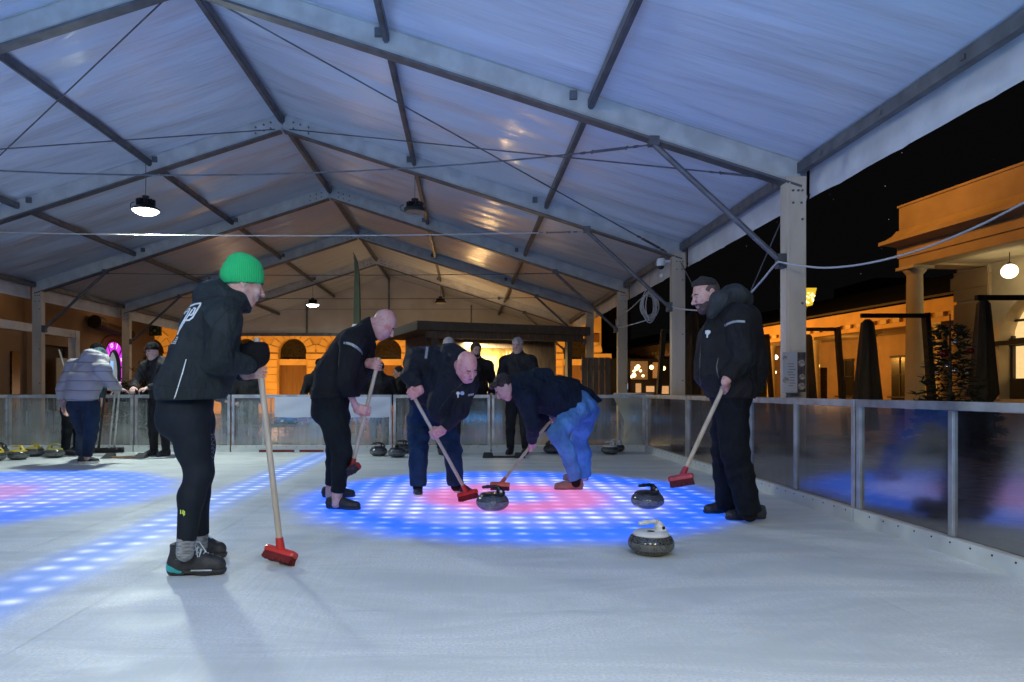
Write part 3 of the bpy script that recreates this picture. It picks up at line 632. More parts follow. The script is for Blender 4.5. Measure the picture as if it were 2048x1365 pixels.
def jacket_vol(J, R, seed=1, amp=.008, freq=24):
    V = Vol(); sd = (Vector(J['sha']) - Vector(J['shb'])).normalized(); k = .05; w_ = R.get('w', 1.15)
    V.chain([J['pelvis'], J['belly'], J['chest']], [R['p'], R['b'], R['c']], k, (sd, w_)); V.cone(J['chest'], J['neck'], R['c'] * .8, R.get('n', .085), k, (sd, 1.05))
    for s in 'ab':
        V.cone(J['neck'], J['sh' + s], R.get('n', .085) * .85, R['s'], k)
        V.cone(J['chest'], J['sh' + s], R['c'] * .7, R['s'], k)
        V.cone(J['sh' + s], J['el' + s], R['s'], R['e'], .03); V.cone(J['el' + s], J['wr' + s], R['e'] * .98, R.get('cuff', .045), .02)
        V.cut(J['wr' + s], Vector(J['wr' + s]) - Vector(J['el' + s]), .09)
    V.wrinkle(amp, freq, seed); return V
def pants_vol(J, R, seed=2, amp=.006, freq=26, cut=True):
    V = Vol(); sd = (Vector(J['hipa']) - Vector(J['hipb'])).normalized()
    V.cone(J['waist'], J['pelvis'], R.get('wt', .13), R['pp'], .04, (sd, 1.15))
    for s in 'ab':
        V.cone(J['pelvis'], J['hip' + s], R['pp'] * .85, R['h'], .05)
        V.chain([J['hip' + s], Vector(J['hip' + s]).lerp(Vector(J['kn' + s]), .5), J['kn' + s]], [R['h'], R['h'] * .45 + R['k'] * .62, R['k']], .03)
        m = Vector(J['kn' + s]).lerp(Vector(J['an' + s]), .35) + R.get('calf', Vector((0, 0, 0)))
        V.chain([J['kn' + s], m, J['an' + s]], [R['k'], R.get('m', R['k'] * .95), R['a']], .03)
        V.cut(J['an' + s], Vector(J['an' + s]) - Vector(J['kn' + s]), .14)
    V.wrinkle(amp, freq, seed); return V
# decals: flat marks sewn or printed on clothing, laid on the garment surface
from mathutils.bvhtree import BVHTree
def decal(o, polys, D, m, name='print', off=.004, parent=None, sub=1):
    me = o.data
    bvh = BVHTree.FromPolygons([v.co for v in me.vertices], [tuple(p.vertices) for p in me.polygons])
    import bmesh
    bm = bmesh.new(); 
    for po in polys:
        vs = [bm.verts.new((x, y, 0)) for (x, y) in po]; bm.faces.new(vs)
    bmesh.ops.triangulate(bm, faces=bm.faces[:])
    for _ in range(3):
        es = [e for e in bm.edges if e.calc_length() > 5]
        if es: bmesh.ops.subdivide_edges(bm, edges=es, cuts=1); bmesh.ops.triangulate(bm, faces=bm.faces[:])
    org = Vector((0, 0, 1)); bad = []
    for v in bm.verts:
        d = (P(v.co.x, v.co.y, D) - org).normalized(); hit = bvh.ray_cast(org, d)
        if hit[0] is None: bad.append(v)
        else: v.co = hit[0] - d * off
    bmesh.ops.delete(bm, geom=bad, context='VERTS')
    me2 = bpy.data.meshes.new(name); bm.to_mesh(me2); bm.free(); me2.materials.append(m); r = bpy.data.objects.new(name, me2); return link(r, o)
# ======== the woman in the green hat ========
TEAL = mat('teal_rubber', (.03, .38, .42), .5); SOCK = mat('grey_sock', (.22, .23, .24), .9, 0, .5, 90, .3, 150, stretch=(.3, .3, 1.5)); PRINT = mat('white_print', (.62, .64, .64), .6, 0, .05)
GREYP = mat('reflective_tape', (.30, .32, .34), .45, .2, .2, 80); YEL = mat('lime_print', (.62, .75, .10), .6); LACE = mat('lace', (.55, .62, .64), .7)
W1 = person('woman in a bright green knit hat and dark hooded jacket leaning on a broom', G(395, 1150))
J = dict(neck=P(456, 594, 3.80), chest=P(420, 652, 3.78), belly=P(392, 728, 3.76), pelvis=P(371, 786, 3.75), waist=P(372, 800, 3.75),
         sha=P(448, 642, 3.64), ela=P(434, 722, 3.60), wra=P(500, 732, 3.80), shb=P(450, 640, 4.0), elb=P(462, 735, 4.06), wrb=P(502, 748, 3.95),
         hipa=P(377, 845, 3.68), kna=P(398, 948, 3.66), ana=P(373, 1080, 3.63), hipb=P(388, 845, 3.88), knb=P(402, 945, 3.95), anb=P(400, 1068, 4.0))
R = dict(p=.162, b=.146, c=.150, n=.085, s=.086, e=.070, cuff=.054, w=1.12)
BRTOP = P(513, 676, 3.86); BRTIP = P(562, 1106, 3.93); ax = (BRTOP - BRTIP).normalized()
V = Vol(); q, HM = head_vol(V, P(487, 568, 3.80), (.80, .42, -.28), (.25, .1, 1), .98, J['neck']); torso_body(V, J, R); 
B1 = vbuild(V, 'body', SKIN, W1, .006); eyes(W1, q, .98)
V = Vol(); hu = Vector((.0, .0, 1)); c = P(484, 541, 3.80)
M = np.array([[HM[i][0], HM[i][1], HM[i][2]] for i in range(3)])
V.ell(q(0, -.016, .035), (.094, .116, .118), M, .02); V.ell(q(0, -.03, .10), (.075, .085, .062), M, .04); V.cone(q(-.03, -.08, .03), q(.03, -.08, .03), .045, .045, .04)
V.cut(q(0, .10, .034), (q(0, .36, -1) - q(0, 0, 0))); V.wrinkle(.004, 30, 4)
t = NT('green_knit'); w_ = t.n('ShaderNodeTexWave'); t.set(w_.inputs['Vector'], t.obj((1, 1, .0))); w_.inputs['Scale'].default_value = 34; w_.inputs['Distortion'].default_value = 1.5
pp = t.pbr(Base_Color=t.mix(t.noise(t.obj(), 12), (.012, .36, .10), (.02, .50, .15)), Roughness=.9, Normal=t.bump(w_.outputs['Fac'], .5, .006)); vbuild(V, 'knit_hat', t.done(pp), W1, .006)
JM1 = cloth('dark_jacket', (.022, .028, .030), .65, rough=.62)
V = jacket_vol(J, R, 3, .013, 20)
V.ell(P(426, 590, 3.80), (.105, .11, .085), None, .04); V.cone(P(430, 578, 3.88), P(466, 594, 3.88), .06, .052, .04); V.cone(P(425, 584, 3.72), P(462, 602, 3.70), .058, .052, .04)
V.cone(P(490, 612, 3.80), P(478, 600, 3.72), .035, .05, .03); V.cone(P(490, 612, 3.80), P(478, 600, 3.92), .035, .05, .03)
V.ell(q(0, .0, .03), (.105, .115, .115), HM, .015, 's'); V.cone(P(402, 772, 3.74), P(378, 772, 3.68), .15, .155, .06); V.cone(P(428, 745, 3.8), P(436, 690, 3.8), .11, .12, .06)
V.cut(P(365, 800, 3.75), (.02, 0, -1), .45)
JK1 = vbuild(V, 'jacket', JM1, W1, .008)
TI1 = cloth('dark_tights', (.010, .013, .018), .15, rough=.7)
R2 = dict(pp=.146, wt=.13, h=.110, k=.070, m=.067, a=.050, calf=Vector((-.018, 0, 0)))
V = pants_vol(J, R2, 2, .002); V.ell(P(356, 838, 3.75), (.115, .15, .12), None, .05); TR1 = vbuild(V, 'tights', TI1, W1, .007)
V = Vol(); V.cone(J['ana'] + Vector((.0, 0, .02)), J['ana'] + Vector((-.008, 0, -.07)), .048, .046, .01); V.wrinkle(.003, 130, 1); vbuild(V, 'sock', SOCK, W1, .005)
V = Vol(); V.cone(J['anb'] + Vector((.0, 0, .04)), J['anb'] + Vector((-.004, 0, -.08)), .048, .046, .01); V.wrinkle(.003, 130, 1); vbuild(V, 'sock', SOCK, W1, .005)
BOOT = mat('boot_leather', (.026, .026, .029), .6, 0, .35, 30, .4, 70)
def boot(par, H, T, m_up, m_sole):
    d = T - H; L = d.length; d /= L; sd = d.cross(Vector((0, 0, 1))); q = lambda a, b, c: H + d * (a * L) + sd * b + Vector((0, 0, c)); V = Vol()
    V.cone(q(.15, 0, .06), q(.32, 0, .065), .046, .048, .03); V.cone(q(.32, 0, .065), q(.62, 0, .058), .048, .048, .03); V.cone(q(.62, 0, .058), q(.85, 0, .052), .050, .045, .03)
    V.cone(q(.17, 0, .06), q(.20, 0, .170), .046, .048, .03); V.cone(q(.30, 0, .07), q(.27, 0, .170), .050, .048, .03); V.cone(q(.36, 0, .135), q(.62, 0, .085), .034, .030, .03); V.cone(q(.40, 0, .135), q(.33, 0, .165), .016, .018, .02)
    V.cut(q(0, 0, .028), (0, 0, -1)); V.cut(q(.2, 0, .176), Vector((0, 0, 1)) - d * .15); V.ell(q(.20, 0, .19), (.040, .040, .03), None, .01, 's'); V.wrinkle(.003, 60, 2); u = vbuild(V, 'shoe', m_up, par, .005)
    V = Vol(); V.cone(q(.14, 0, .035), q(.36, 0, .035), .050, .044, .02); V.cone(q(.36, 0, .035), q(.64, 0, .035), .044, .054, .02); V.cone(q(.64, 0, .035), q(.87, 0, .035), .054, .045, .02); V.cut(q(0, 0, .003), (0, 0, -1)); V.cut(q(0, 0, .032), (0, 0, 1))
    V.box(q(.40, 0, .0), (.03, .08, .012), [[d.x, sd.x, 0], [d.y, sd.y, 0], [0, 0, 1]], .004, .006, 's'); vbuild(V, 'sole', m_sole, u, .005); return u
for (h_, t_) in ((G(336, 1150), G(452, 1148)), (G(356, 1116), G(452, 1116))):
    s_ = boot(W1, h_, t_, BOOT, RUB); L_ = (t_ - h_); d_ = L_.normalized(); sd_ = Vector((d_.y, -d_.x, 0))
    V = Vol(); V.cone(h_ + L_ * .145 + Vector((0, 0, .045)), h_ + L_ * .32 + Vector((0, 0, .036)), .053, .048); V.cut(h_ + Vector((0, 0, .016)), (0, 0, -1)); V.cut(h_ + L_ * .30 + Vector((0, 0, .03)), (1, 0, .25)); V.cut(h_ + Vector((0, 0, .078)), (.45, 0, 1)); vbuild(V, 'heel_guard', TEAL, s_, .005)
    MB().tube([h_ + L_ * (.45 + .05 * i) + sd_ * .054 + Vector((0, 0, .034)) for i in range(8)], .004, 6).build('sole_stripe', LACE, s_)
    m = MB()
    for i in range(7):
        u_ = .36 + .055 * i; zz = (.172, .162, .152, .138, .124, .114, .106)[i]; c_ = h_ + L_ * u_ + Vector((0, 0, zz)); m.tube([c_ + sd_ * .040 - Vector((0, 0, .022)), c_ + sd_ * .02 + Vector((0, 0, .002)), c_ + Vector((0, 0, .010)), c_ - sd_ * .03 - Vector((0, 0, .012))], .0042, 5); m.tube([c_ + sd_ * .038 - Vector((0, 0, .022)), c_ + L_ * .05 + Vector((0, 0, .0))], .0036, 5)
    c_ = h_ + L_ * .40 + Vector((0, 0, .175)); m.tube([c_, c_ + sd_ * .03 + d_ * .03 + Vector((0, 0, -.01)), c_ + sd_ * .05 + d_ * .05 + Vector((0, 0, -.07))], .003, 5); m.tube([c_, c_ + sd_ * .02 + d_ * .05 + Vector((0, 0, .005)), c_ + sd_ * .03 + d_ * .09 + Vector((0, 0, -.05))], .003, 5)
    m.build('laces', LACE, s_)
    chev = MB(); c_ = h_ + L_ * .26 + sd_ * .054 + Vector((0, 0, .085)); chev.tube([c_ + d_ * -.02 + Vector((0, 0, .012)), c_, c_ + d_ * .022 + Vector((0, 0, .008))], .003, 5); chev.build('emblem', TEAL, s_)
# mitts: one covering the handle top, the far hand just below
GLV = cloth('black_glove', (.008, .008, .009), .3)
V = Vol(); QA = P(517, 706, 3.88); WA = grip(V, QA, ax, Vector((-1, -.2, -.1)), 1, 1, .0165, 1.05, .02, .010); V.cone(WA, J['wra'], .042, .046, .03); V.ell(P(516, 714, 3.86), (.048, .05, .062), None, .04); vbuild(V, 'glove', GLV, W1, .006)
V = Vol(); QB = P(520, 742, 3.885); WB = grip(V, QB, ax, Vector((-1, .5, 0)), 1, 1); V.cone(WB, J['wrb'], .03, .032, .03); vbuild(V, 'hand', SKIN, W1, .004)
brush('broom', BRTIP, BRTOP, (.85, -.38, -.22), 'long wooden broom with bright red head held by the woman in green hat', RED, REDD, WOOD, L=.20, rh=.018, hw=.07, up=(.30, .42, .86))
# back emblem, text lines, side piping
def para(pts, m=1): return [tuple(p) for p in pts]
def strokes(ls, ox, oy, k):
    out = []
    for w_, pts in ls:
        for (a, b), (c, d) in zip(pts, pts[1:]):
            L_ = math.hypot(c - a, d - b) or 1; nx, ny = -(d - b) / L_ * w_ / 2, (c - a) / L_ * w_ / 2; ex, ey = (c - a) / L_ * w_ * .35, (d - b) / L_ * w_ * .35
            out.append([(ox + x / k, oy + y / k) for x, y in ((a - ex + nx, b - ey + ny), (c + ex + nx, d + ey + ny), (c + ex - nx, d + ey - ny), (a - ex - nx, b - ey - ny))])
    return out
logo = strokes([(30, [(505, 462), (560, 432), (640, 402), (748, 385)]), (34, [(748, 385), (735, 430), (655, 560), (575, 690), (505, 742), (405, 745)]), (30, [(342, 612), (405, 548), (465, 508), (525, 502)]), (24, [(402, 612), (432, 572), (475, 548)]),
    (22, [(530, 505), (385, 755), (262, 975), (228, 1045)]), (26, [(575, 520), (440, 720), (345, 880), (292, 965), (262, 1045)]), (30, [(600, 492), (640, 492), (592, 598), (545, 640), (515, 636)]), (20, [(245, 1040), (275, 985)])], 330, 570, 10.5)
decal(JK1, logo, 3.6, PRINT, 'emblem')
tl = []
for i in range(4):
    x0, y0 = 343 - i * 1.6, 674.5 + i * 3.8
    tl += [[(x0 + j * 2.3, y0 - .1 * j + (.4 if (i + j) % 2 else 0)), (x0 + j * 2.3 + 1.7, y0 - .1 * j), (x0 + j * 2.3 + 1.3, y0 + 2.1), (x0 + j * 2.3 - .4, y0 + 2.3)] for j in range(6)]
decal(JK1, tl, 3.6, PRINT, 'printed_text')
decal(JK1, [[(371.5, 719), (373.3, 719), (365, 750), (363, 749)], [(365, 749), (363, 749), (347, 800), (349, 801)]], 3.6, PRINT, 'piping')
decal(TR1, [[(x + 6, y) for x, y in p_] for p_ in [[(354, 1020), (356.2, 1020), (356.5, 1028), (354.5, 1029)], [(358, 1028), (359.5, 1020), (361.3, 1021), (359.2, 1029)], [(360, 1029), (362.5, 1022), (364, 1024), (361, 1031)], [(360.5, 1032), (364, 1027), (364.3, 1029), (361, 1033)]]], 3.5, YEL, 'logo')
def text_polys(txt, x, y, h, ang=0, sx=1, skew=0):
    cu = bpy.data.curves.new('txt', 'FONT'); cu.body = txt; cu.size = 1; cu.resolution_u = 2; o = bpy.data.objects.new('txt', cu); sc.collection.objects.link(o)
    dg = bpy.context.evaluated_depsgraph_get(); me = o.evaluated_get(dg).to_mesh(); out = []
    ca, sa = math.cos(ang), math.sin(ang)
    for p in me.polygons:
        out.append([(x + h * ((me.vertices[i].co.x * sx + me.vertices[i].co.y * skew) * ca - me.vertices[i].co.y * sa * 1), y - h * ((me.vertices[i].co.x * sx) * sa + me.vertices[i].co.y * ca)) for i in p.vertices])
    o.evaluated_get(dg).to_mesh_clear(); bpy.data.objects.remove(o); bpy.data.curves.remove(cu); return out
decal(TR1, text_polys('KARPOS', 429.5, 919, 10.5, math.pi / 2, 1.35), 3.55, mat('purple_print', (.22, .20, .28), .6), 'printed_word')

# ======== bald man with black pullover, side on ========
M2 = person('bald man in a black pullover with grey arm band, standing side on', G(690, 1015))
J = dict(neck=P(742, 655, 5.88), chest=P(705, 695, 5.88), belly=P(673, 748, 5.86), pelvis=P(662, 795, 5.85), waist=P(662, 796, 5.85),
         sha=P(706, 682, 5.66), ela=P(690, 765, 5.58), wra=P(723, 812, 5.68), shb=P(726, 690, 6.10), elb=P(738, 742, 6.16), wrb=P(743, 737, 6.0),
         hipa=P(665, 835, 5.76), kna=P(684, 905, 5.72), ana=P(676, 984, 5.76), hipb=P(672, 835, 5.98), knb=P(672, 905, 6.1), anb=P(663, 968, 6.2))
R = dict(p=.175, b=.175, c=.165, n=.085, s=.098, e=.075, cuff=.048, w=1.1)
T2 = P(758, 716, 5.78); B2 = P(703, 938, 5.72); ax = (T2 - B2).normalized()
V = Vol(); q, HM = head_vol(V, P(768, 648, 5.86), (.70, -.06, -.72), (.70, 0, .74), 1.02, J['neck'], 1.12); V.cone(J['neck'], P(760, 660, 5.86), .075, .07, .04)
WA = grip(V, P(733, 822, 5.755), ax, Vector((-.5, .05, 1)), 1, -1); J['wra'] = WA.lerp(J['ela'], .10); V.cone(WA, J['wra'], .026, .028, .02)
WB = grip(V, P(755, 731, 5.785), ax, Vector((-1, .6, .1)), 1, 1); J['wrb'] = WB.lerp(J['elb'], .12); V.cone(WB, J['wrb'], .026, .03, .02)
torso_body(V, J, R); vbuild(V, 'body', mat('flushed_skin', (.58, .33, .31), .48, 0, .08, 20), M2, .005); eyes(M2, q, 1.02)
JM2 = cloth('black_knit', (.014, .014, .016), .35, rough=.9)
V = jacket_vol(J, R, 5, .010, 22); V.cone(P(738, 662, 5.88), P(752, 664, 5.87), .085, .078, .02); V.cut(P(747, 655, 5.87), (.95, 0, .30), .13); V.cut(P(663, 797, 5.85), (.05, 0, -1), .4); V.cone(P(702, 735, 5.86), P(690, 775, 5.86), .16, .15, .06)
JK2 = vbuild(V, 'pullover', JM2, M2, .008)
V = pants_vol(J, dict(pp=.160, wt=.15, h=.118, k=.085, m=.074, a=.060), 3, .007); V.ell(P(650, 822, 5.86), (.12, .16, .13), None, .05); vbuild(V, 'trousers', cloth('black_trousers', (.010, .013, .016), .4), M2, .008)
for k_ in 'ab': vbuild(Vol().cone(J['an' + k_] + Vector((-.005, 0, .03)), J['an' + k_] + Vector((-.013, 0, -.10)), .046, .042), 'ankle', SKINP, M2, .006)
shoe(M2, G(650, 1017), G(724, 1021), BLACKSHOE, RUB, high=.0); shoe(M2, G(641, 995), G(714, 995), BLACKSHOE, RUB, high=.0)
decal(JK2, [[(687, 684), (697, 684.5), (706, 687.5), (714, 692.5), (721, 699), (725, 705), (725.5, 711), (722, 706), (714, 699), (705, 693), (697, 689.5), (687, 688.5)]], 5.6, GREYP, 'arm_band')
o = brush('broom', B2, T2, (.75, -.30, .45), 'broom with snowy dark red head lifted off the ice by the man in pullover', mat('dark_red_plastic', (.25, .02, .02), .4), mat('snowy_bristles', (.05, .035, .05), .8, 0, 1.0, 60), WOOD, L=.21, rh=.017, up=(.42, .62, .40), hw=.07)

# ======== bald man bending forward ========
M3 = person('bald man in dark jacket and jeans bending forward over his broom toward the camera', G(875, 985))
J = dict(neck=P(915, 727, 6.02), chest=P(885, 745, 6.18), belly=P(868, 775, 6.42), pelvis=P(856, 800, 6.62), waist=P(856, 812, 6.62),
         sha=P(836, 722, 6.20), ela=P(820, 752, 6.05), wra=P(822, 778, 5.98), shb=P(932, 772, 6.02), elb=P(918, 822, 5.95), wrb=P(882, 848, 5.92),
         hipa=P(836, 842, 6.62), kna=P(837, 900, 6.50), ana=P(836, 972, 6.50), hipb=P(886, 842, 6.70), knb=P(905, 900, 6.58), anb=P(911, 970, 6.60))
R = dict(p=.155, b=.185, c=.185, n=.095, s=.098, e=.082, cuff=.055, w=1.12)
T3 = P(821, 782, 5.95); B3 = P(935, 988, 6.05); ax = (T3 - B3).normalized()
V = Vol(); q, HM = head_vol(V, P(934, 733, 5.80), (.42, -.70, -.68), (.20, -.62, .72), 1.04, J['neck'], 1.1)
WA = grip(V, P(824, 789, 5.95), ax, Vector((0, .3, 1)), -1, 1); J['wra'] = WA.lerp(J['ela'], .12); V.cone(WA, J['wra'], .026, .03, .02)
WB = grip(V, P(869, 868, 5.99), ax, Vector((.9, -.1, .45)), -1, 1); J['wrb'] = WB.lerp(J['elb'], .12); V.cone(WB, J['wrb'], .026, .03, .02)
torso_body(V, J, R); vbuild(V, 'body', mat('rosy_skin', (.66, .33, .33), .46, 0, .06, 20), M3, .005); eyes(M3, q, 1.04)
JM3 = cloth('navy_jacket', (.015, .017, .026), .5, rough=.65)
V = jacket_vol(J, R, 8, .013, 22); V.cone(P(902, 708, 6.1), P(925, 725, 6.05), .10, .11, .05); V.cone(P(900, 762, 6.05), P(890, 810, 6.15), .16, .17, .06); V.cone(P(836, 725, 6.25), P(850, 790, 6.45), .13, .16, .06); V.cone(P(860, 712, 6.2), P(905, 712, 6.15), .09, .09, .06)
V.ell(q(0, .0, .0), (.105, .13, .14), HM, .02, 's'); V.cut(P(850, 822, 6.55), (-.25, -.3, -1), .34)
JK3 = vbuild(V, 'jacket', JM3, M3, .008)
V = pants_vol(J, dict(pp=.165, wt=.15, h=.105, k=.090, m=.084, a=.078), 6, .014); vbuild(V, 'jeans', cloth('dark_denim', (.012, .035, .085), .4, var=.3), M3, .008)
SN = mat('navy_canvas', (.02, .03, .05), .7, 0, .2, 30); SW = mat('white_sole', (.55, .56, .58), .5)
s_ = shoe(M3, G(834.5, 986.2), G(837, 997), SN, SW, high=.02, wd=.9, sole_h=.028); MB().tube([G(836, 991) + Vector((.02 * (-1) ** i, -.02 * i / 3 + .05, .098 - .006 * i)) for i in range(8)], .004, 5).build('laces', PRINT, s_)
s_ = shoe(M3, G(908, 985), G(946, 993), SN, SW, high=.01, wd=.9, sole_h=.028)
decal(JK3, [[(852, 694), (857, 694.5), (854, 718), (849, 717)], [(936, 789), (952, 786), (951, 790.5), (936, 793)]], 6, GREYP, 'arm_band')
decal(JK3, [[(912, 788), (914, 784), (918, 784), (920, 787), (918, 790), (917, 796), (915, 796), (916, 789), (914, 789)]], 6, PRINT, 'emblem'); decal(JK3, [[(924.5 + 4.2 * math.cos(a), 787 + 4 * math.sin(a)) for a in [i * math.tau / 12 for i in range(12)]]], 6, mat('badge', (.30, .36, .62), .4), 'badge')
brush('broom', B3, T3, (.80, -.62, 0), 'broom with red head on the pink ring, held by the bald man bending forward', RED, REDD, WOOD, L=.20, rh=.0155, hw=.065, up=(-.18, .25, 1))

# ======== man in light jeans bending left ========
M4 = person('man in a navy coat and light blue jeans bent low to the left', G(1150, 975))
J = dict(neck=P(1030, 775, 6.80), chest=P(1062, 780, 6.85), belly=P(1112, 790, 6.95), pelvis=P(1152, 805, 7.05), waist=P(1158, 812, 7.05),
         sha=P(1052, 800, 6.62), ela=P(1066, 850, 6.55), wra=P(1066, 880, 6.52), shb=P(1052, 800, 7.08), elb=P(1085, 850, 7.15), wrb=P(1103, 845, 7.05),
         hipa=P(1154, 822, 6.92), kna=P(1113, 868, 6.80), ana=P(1152, 958, 6.85), hipb=P(1170, 830, 7.20), knb=P(1158, 880, 7.40), anb=P(1169, 952, 7.55))
R = dict(p=.150, b=.175, c=.165, n=.085, s=.095, e=.075, cuff=.055, w=1.1)
T4 = P(1112, 828, 7.15); B4 = P(1000, 970, 6.65); ax = (T4 - B4).normalized()
V = Vol(); q, HM = head_vol(V, P(1009, 775, 6.76), (-.62, -.10, -.74), (-.66, 0, .72), 1.0, J['neck'])
lp = (P(1058, 896, 6.9)); tt = (lp.z - B4.z) / (T4.z - B4.z); QA = B4.lerp(T4, .52); WA = grip(V, QA, ax, Vector((.15, -.4, 1)), 1, 1); J['wra'] = WA.lerp(J['ela'], .12); V.cone(WA, J['wra'], .026, .03, .02)
QB = B4.lerp(T4, .93); WB = grip(V, QB, ax, Vector((0, .4, 1)), 1, 1); J['wrb'] = WB.lerp(J['elb'], .12); V.cone(WB, J['wrb'], .026, .03, .02)
torso_body(V, J, R); vbuild(V, 'body', mat('pink_skin', (.60, .40, .38), .5, 0, .06, 20), M4, .005); eyes(M4, q)
V = Vol(); V.ell(q(0, -.022, .042), (.086, .102, .092), HM, .02); V.cone(q(-.03, .07, .10), q(.03, .07, .10), .03, .03, .03); V.ell(q(0, .070, -.025), (.10, .075, .095), HM, .02, 's'); V.wrinkle(.006, 90, 2); vbuild(V, 'hair', mat('dark_hair', (.03, .02, .018), .7, 0, .5, 50, .5, 200), M4, .006)
JM4 = cloth('navy_coat', (.010, .018, .036), .5, rough=.8)
V = jacket_vol(J, R, 11, .013, 20); V.cone(P(1055, 752, 6.85), P(1095, 750, 6.9), .05, .06, .06); V.cone(P(1030, 770, 6.8), P(1048, 770, 6.82), .10, .11, .05)
V.cone(P(1085, 795, 6.9), P(1140, 808, 6.98), .165, .165, .06); V.cone(P(1075, 745, 6.85), P(1095, 745, 6.9), .04, .035, .05); V.cone(P(1150, 780, 7.1), P(1196, 801, 7.2), .10, .03, .05); V.cone(P(1120, 770, 7.0), P(1160, 782, 7.1), .10, .10, .05)
V.cut(P(1158, 810, 7), (1, 0, -.10), .30); V.cut(P(1100, 831, 7), (.1, 0, -1), .0); V.ell(q(.0, .03, .01), (.09, .11, .12), HM, .02, 's')
JK4 = vbuild(V, 'coat', JM4, M4, .008)
V = Vol(); V.chain([P(1150, 776, 7.1), P(1175, 788, 7.15), P(1200, 801, 7.2)], [.07, .055, .02], .03, (Vector((0, 1, 0)), 2.2)); vbuild(V, 'coat_tail', JM4, M4, .008)
V = pants_vol(J, dict(pp=.150, wt=.13, h=.112, k=.088, m=.080, a=.072, calf=Vector((.03, 0, 0))), 9, .014); V.cone(P(1168, 815, 7.05), P(1176, 822, 7.1), .125, .12, .05); vbuild(V, 'jeans', cloth('light_denim', (.10, .27, .60), .5, var=.3), M4, .008)
BRN = mat('tan_suede', (.30, .16, .13), .8, 0, .12, 30, .2); s_ = shoe(M4, G(1168, 980), G(1106, 980), BRN, mat('tan_sole', (.20, .12, .10), .7), sole_h=.02); s_ = shoe(M4, G(1178, 962), G(1124, 961), BRN, mat('tan_sole', (.20, .12, .10), .7), sole_h=.02)
brush('broom', B4, T4, (.93, -.30, 0), 'broom with an orange red head just behind the dark stone on the target', mat('orange_red_plastic', (.62, .12, .06), .4), REDD, WOOD, L=.19, rh=.0155, hw=.06)

# ======== bearded man on the right ========
M5 = person('bearded man in black jacket and trousers standing at the right, looking down', G(1480, 1040))
J = dict(neck=P(1437, 612, 5.20), chest=P(1458, 668, 5.20), belly=P(1453, 730, 5.18), pelvis=P(1462, 780, 5.18), waist=P(1464, 790, 5.18),
         sha=P(1478, 640, 4.98), ela=P(1488, 718, 4.96), wra=P(1452, 762, 4.88), shb=P(1450, 640, 5.44), elb=P(1482, 715, 5.52), wrb=P(1500, 765, 5.52),
         hipa=P(1464, 825, 5.10), kna=P(1470, 905, 5.06), ana=P(1499, 1024, 5.10), hipb=P(1456, 825, 5.30), knb=P(1450, 905, 5.36), anb=P(1456, 1017, 5.42))
R = dict(p=.185, b=.190, c=.180, n=.09, s=.105, e=.088, cuff=.055, w=1.08)
T5 = P(1502, 656, 5.22); B5 = P(1362, 955, 5.20)
T5 = P(1503, 655, 5.22); B5 = P(1362, 957, 4.68); ax = (T5 - B5).normalized()
V = Vol(); q, HM = head_vol(V, P(1413, 590, 5.18), (-.88, -.12, -.34), (-.34, 0, .94), 1.04, J['neck'], 1.05)
tt = (P(0, 775, 4.85).z - B5.z) / (T5.z - B5.z); QA = B5.lerp(T5, tt); WA = grip(V, QA, ax, Vector((.4, .2, 1)), 1, 1); J['wra'] = WA.lerp(J['ela'], .08); V.cone(WA, J['wra'], .028, .032, .02); open_hand(V, J['wrb'] + Vector((0, 0, -.02)), (0, 0, -1), (-1, 0, 0))
torso_body(V, J, R); vbuild(V, 'body', mat('ruddy_skin', (.58, .36, .33), .5, 0, .06, 20), M5, .005); eyes(M5, q, 1.04)
HAIR = mat('black_hair', (.022, .017, .016), .75, 0, .5, 60, .5, 260)
V = Vol(); V.ell(q(0, -.013, .042), (.080, .098, .088), HM, .02); V.cone(q(-.02, .045, .104), q(.02, .045, .104), .024, .024, .03); V.cone(q(-.02, .0, .118), q(.02, -.02, .115), .022, .022, .03); V.cut(q(0, .065, .088), (q(0, .42, -.9) - q(0, 0, 0))); V.cut(q(0, .078, .09), (q(0, 1, -.25) - q(0, 0, 0))); V.wrinkle(.004, 110, 2); vbuild(V, 'hair', HAIR, M5, .005)
V = Vol(); V.ell(q(0, -.013, .028), (.081, .1, .095), HM, .02); V.cut(q(0, .045, .05), (q(0, 1, .15) - q(0, 0, 0))); V.cut(q(0, 0, -.02), (q(0, .25, -1) - q(0, 0, 0))); vbuild(V, 'cropped_hair', mat('stubble_hair', (.085, .058, .052), .8, 0, .3, 80), M5, .005)
V = Vol(); V.ell(q(0, .034, -.048), (.0665, .069, .078), HM, .02); V.ell(q(0, .060, -.095), (.036, .032, .030), HM, .03)
for sg in (-1, 1): V.cone(q(sg * .060, 0, -.05), q(sg * .024, .064, -.095), .025, .023, .03); V.cone(q(sg * .03, .086, -.048), q(0, .098, -.043), .012, .012, .01)
V.ell(q(0, .12, -.057), (.026, .03, .010), HM, .005, 's'); V.ell(q(0, .07, .0), (.09, .08, .042), HM, .015, 's'); V.cut(q(0, 0, -.015), (q(0, -.2, 1) - q(0, 0, 0))); V.cut(q(0, -.012, 0), (q(0, -1, 0) - q(0, 0, 0))); vbuild(V, 'beard', mat('beard_hair', (.07, .045, .045), .8, 0, .4, 90, .5, 260), M5, .005)
JM5 = cloth('black_softshell', (.018, .018, .021), .45, rough=.75)
V = jacket_vol(J, R, 14, .012, 20); V.cone(P(1432, 680, 5.16), P(1430, 745, 5.16), .14, .155, .06); V.cone(P(1488, 640, 5.22), P(1490, 700, 5.3), .13, .15, .06); V.cone(P(1505, 730, 5.3), P(1498, 765, 5.3), .12, .12, .06); V.cut(P(1460, 797, 5.18), (-.02, 0, -1), .5); V.ell(q(0, .01, .0), (.095, .12, .13), HM, .02, 's')
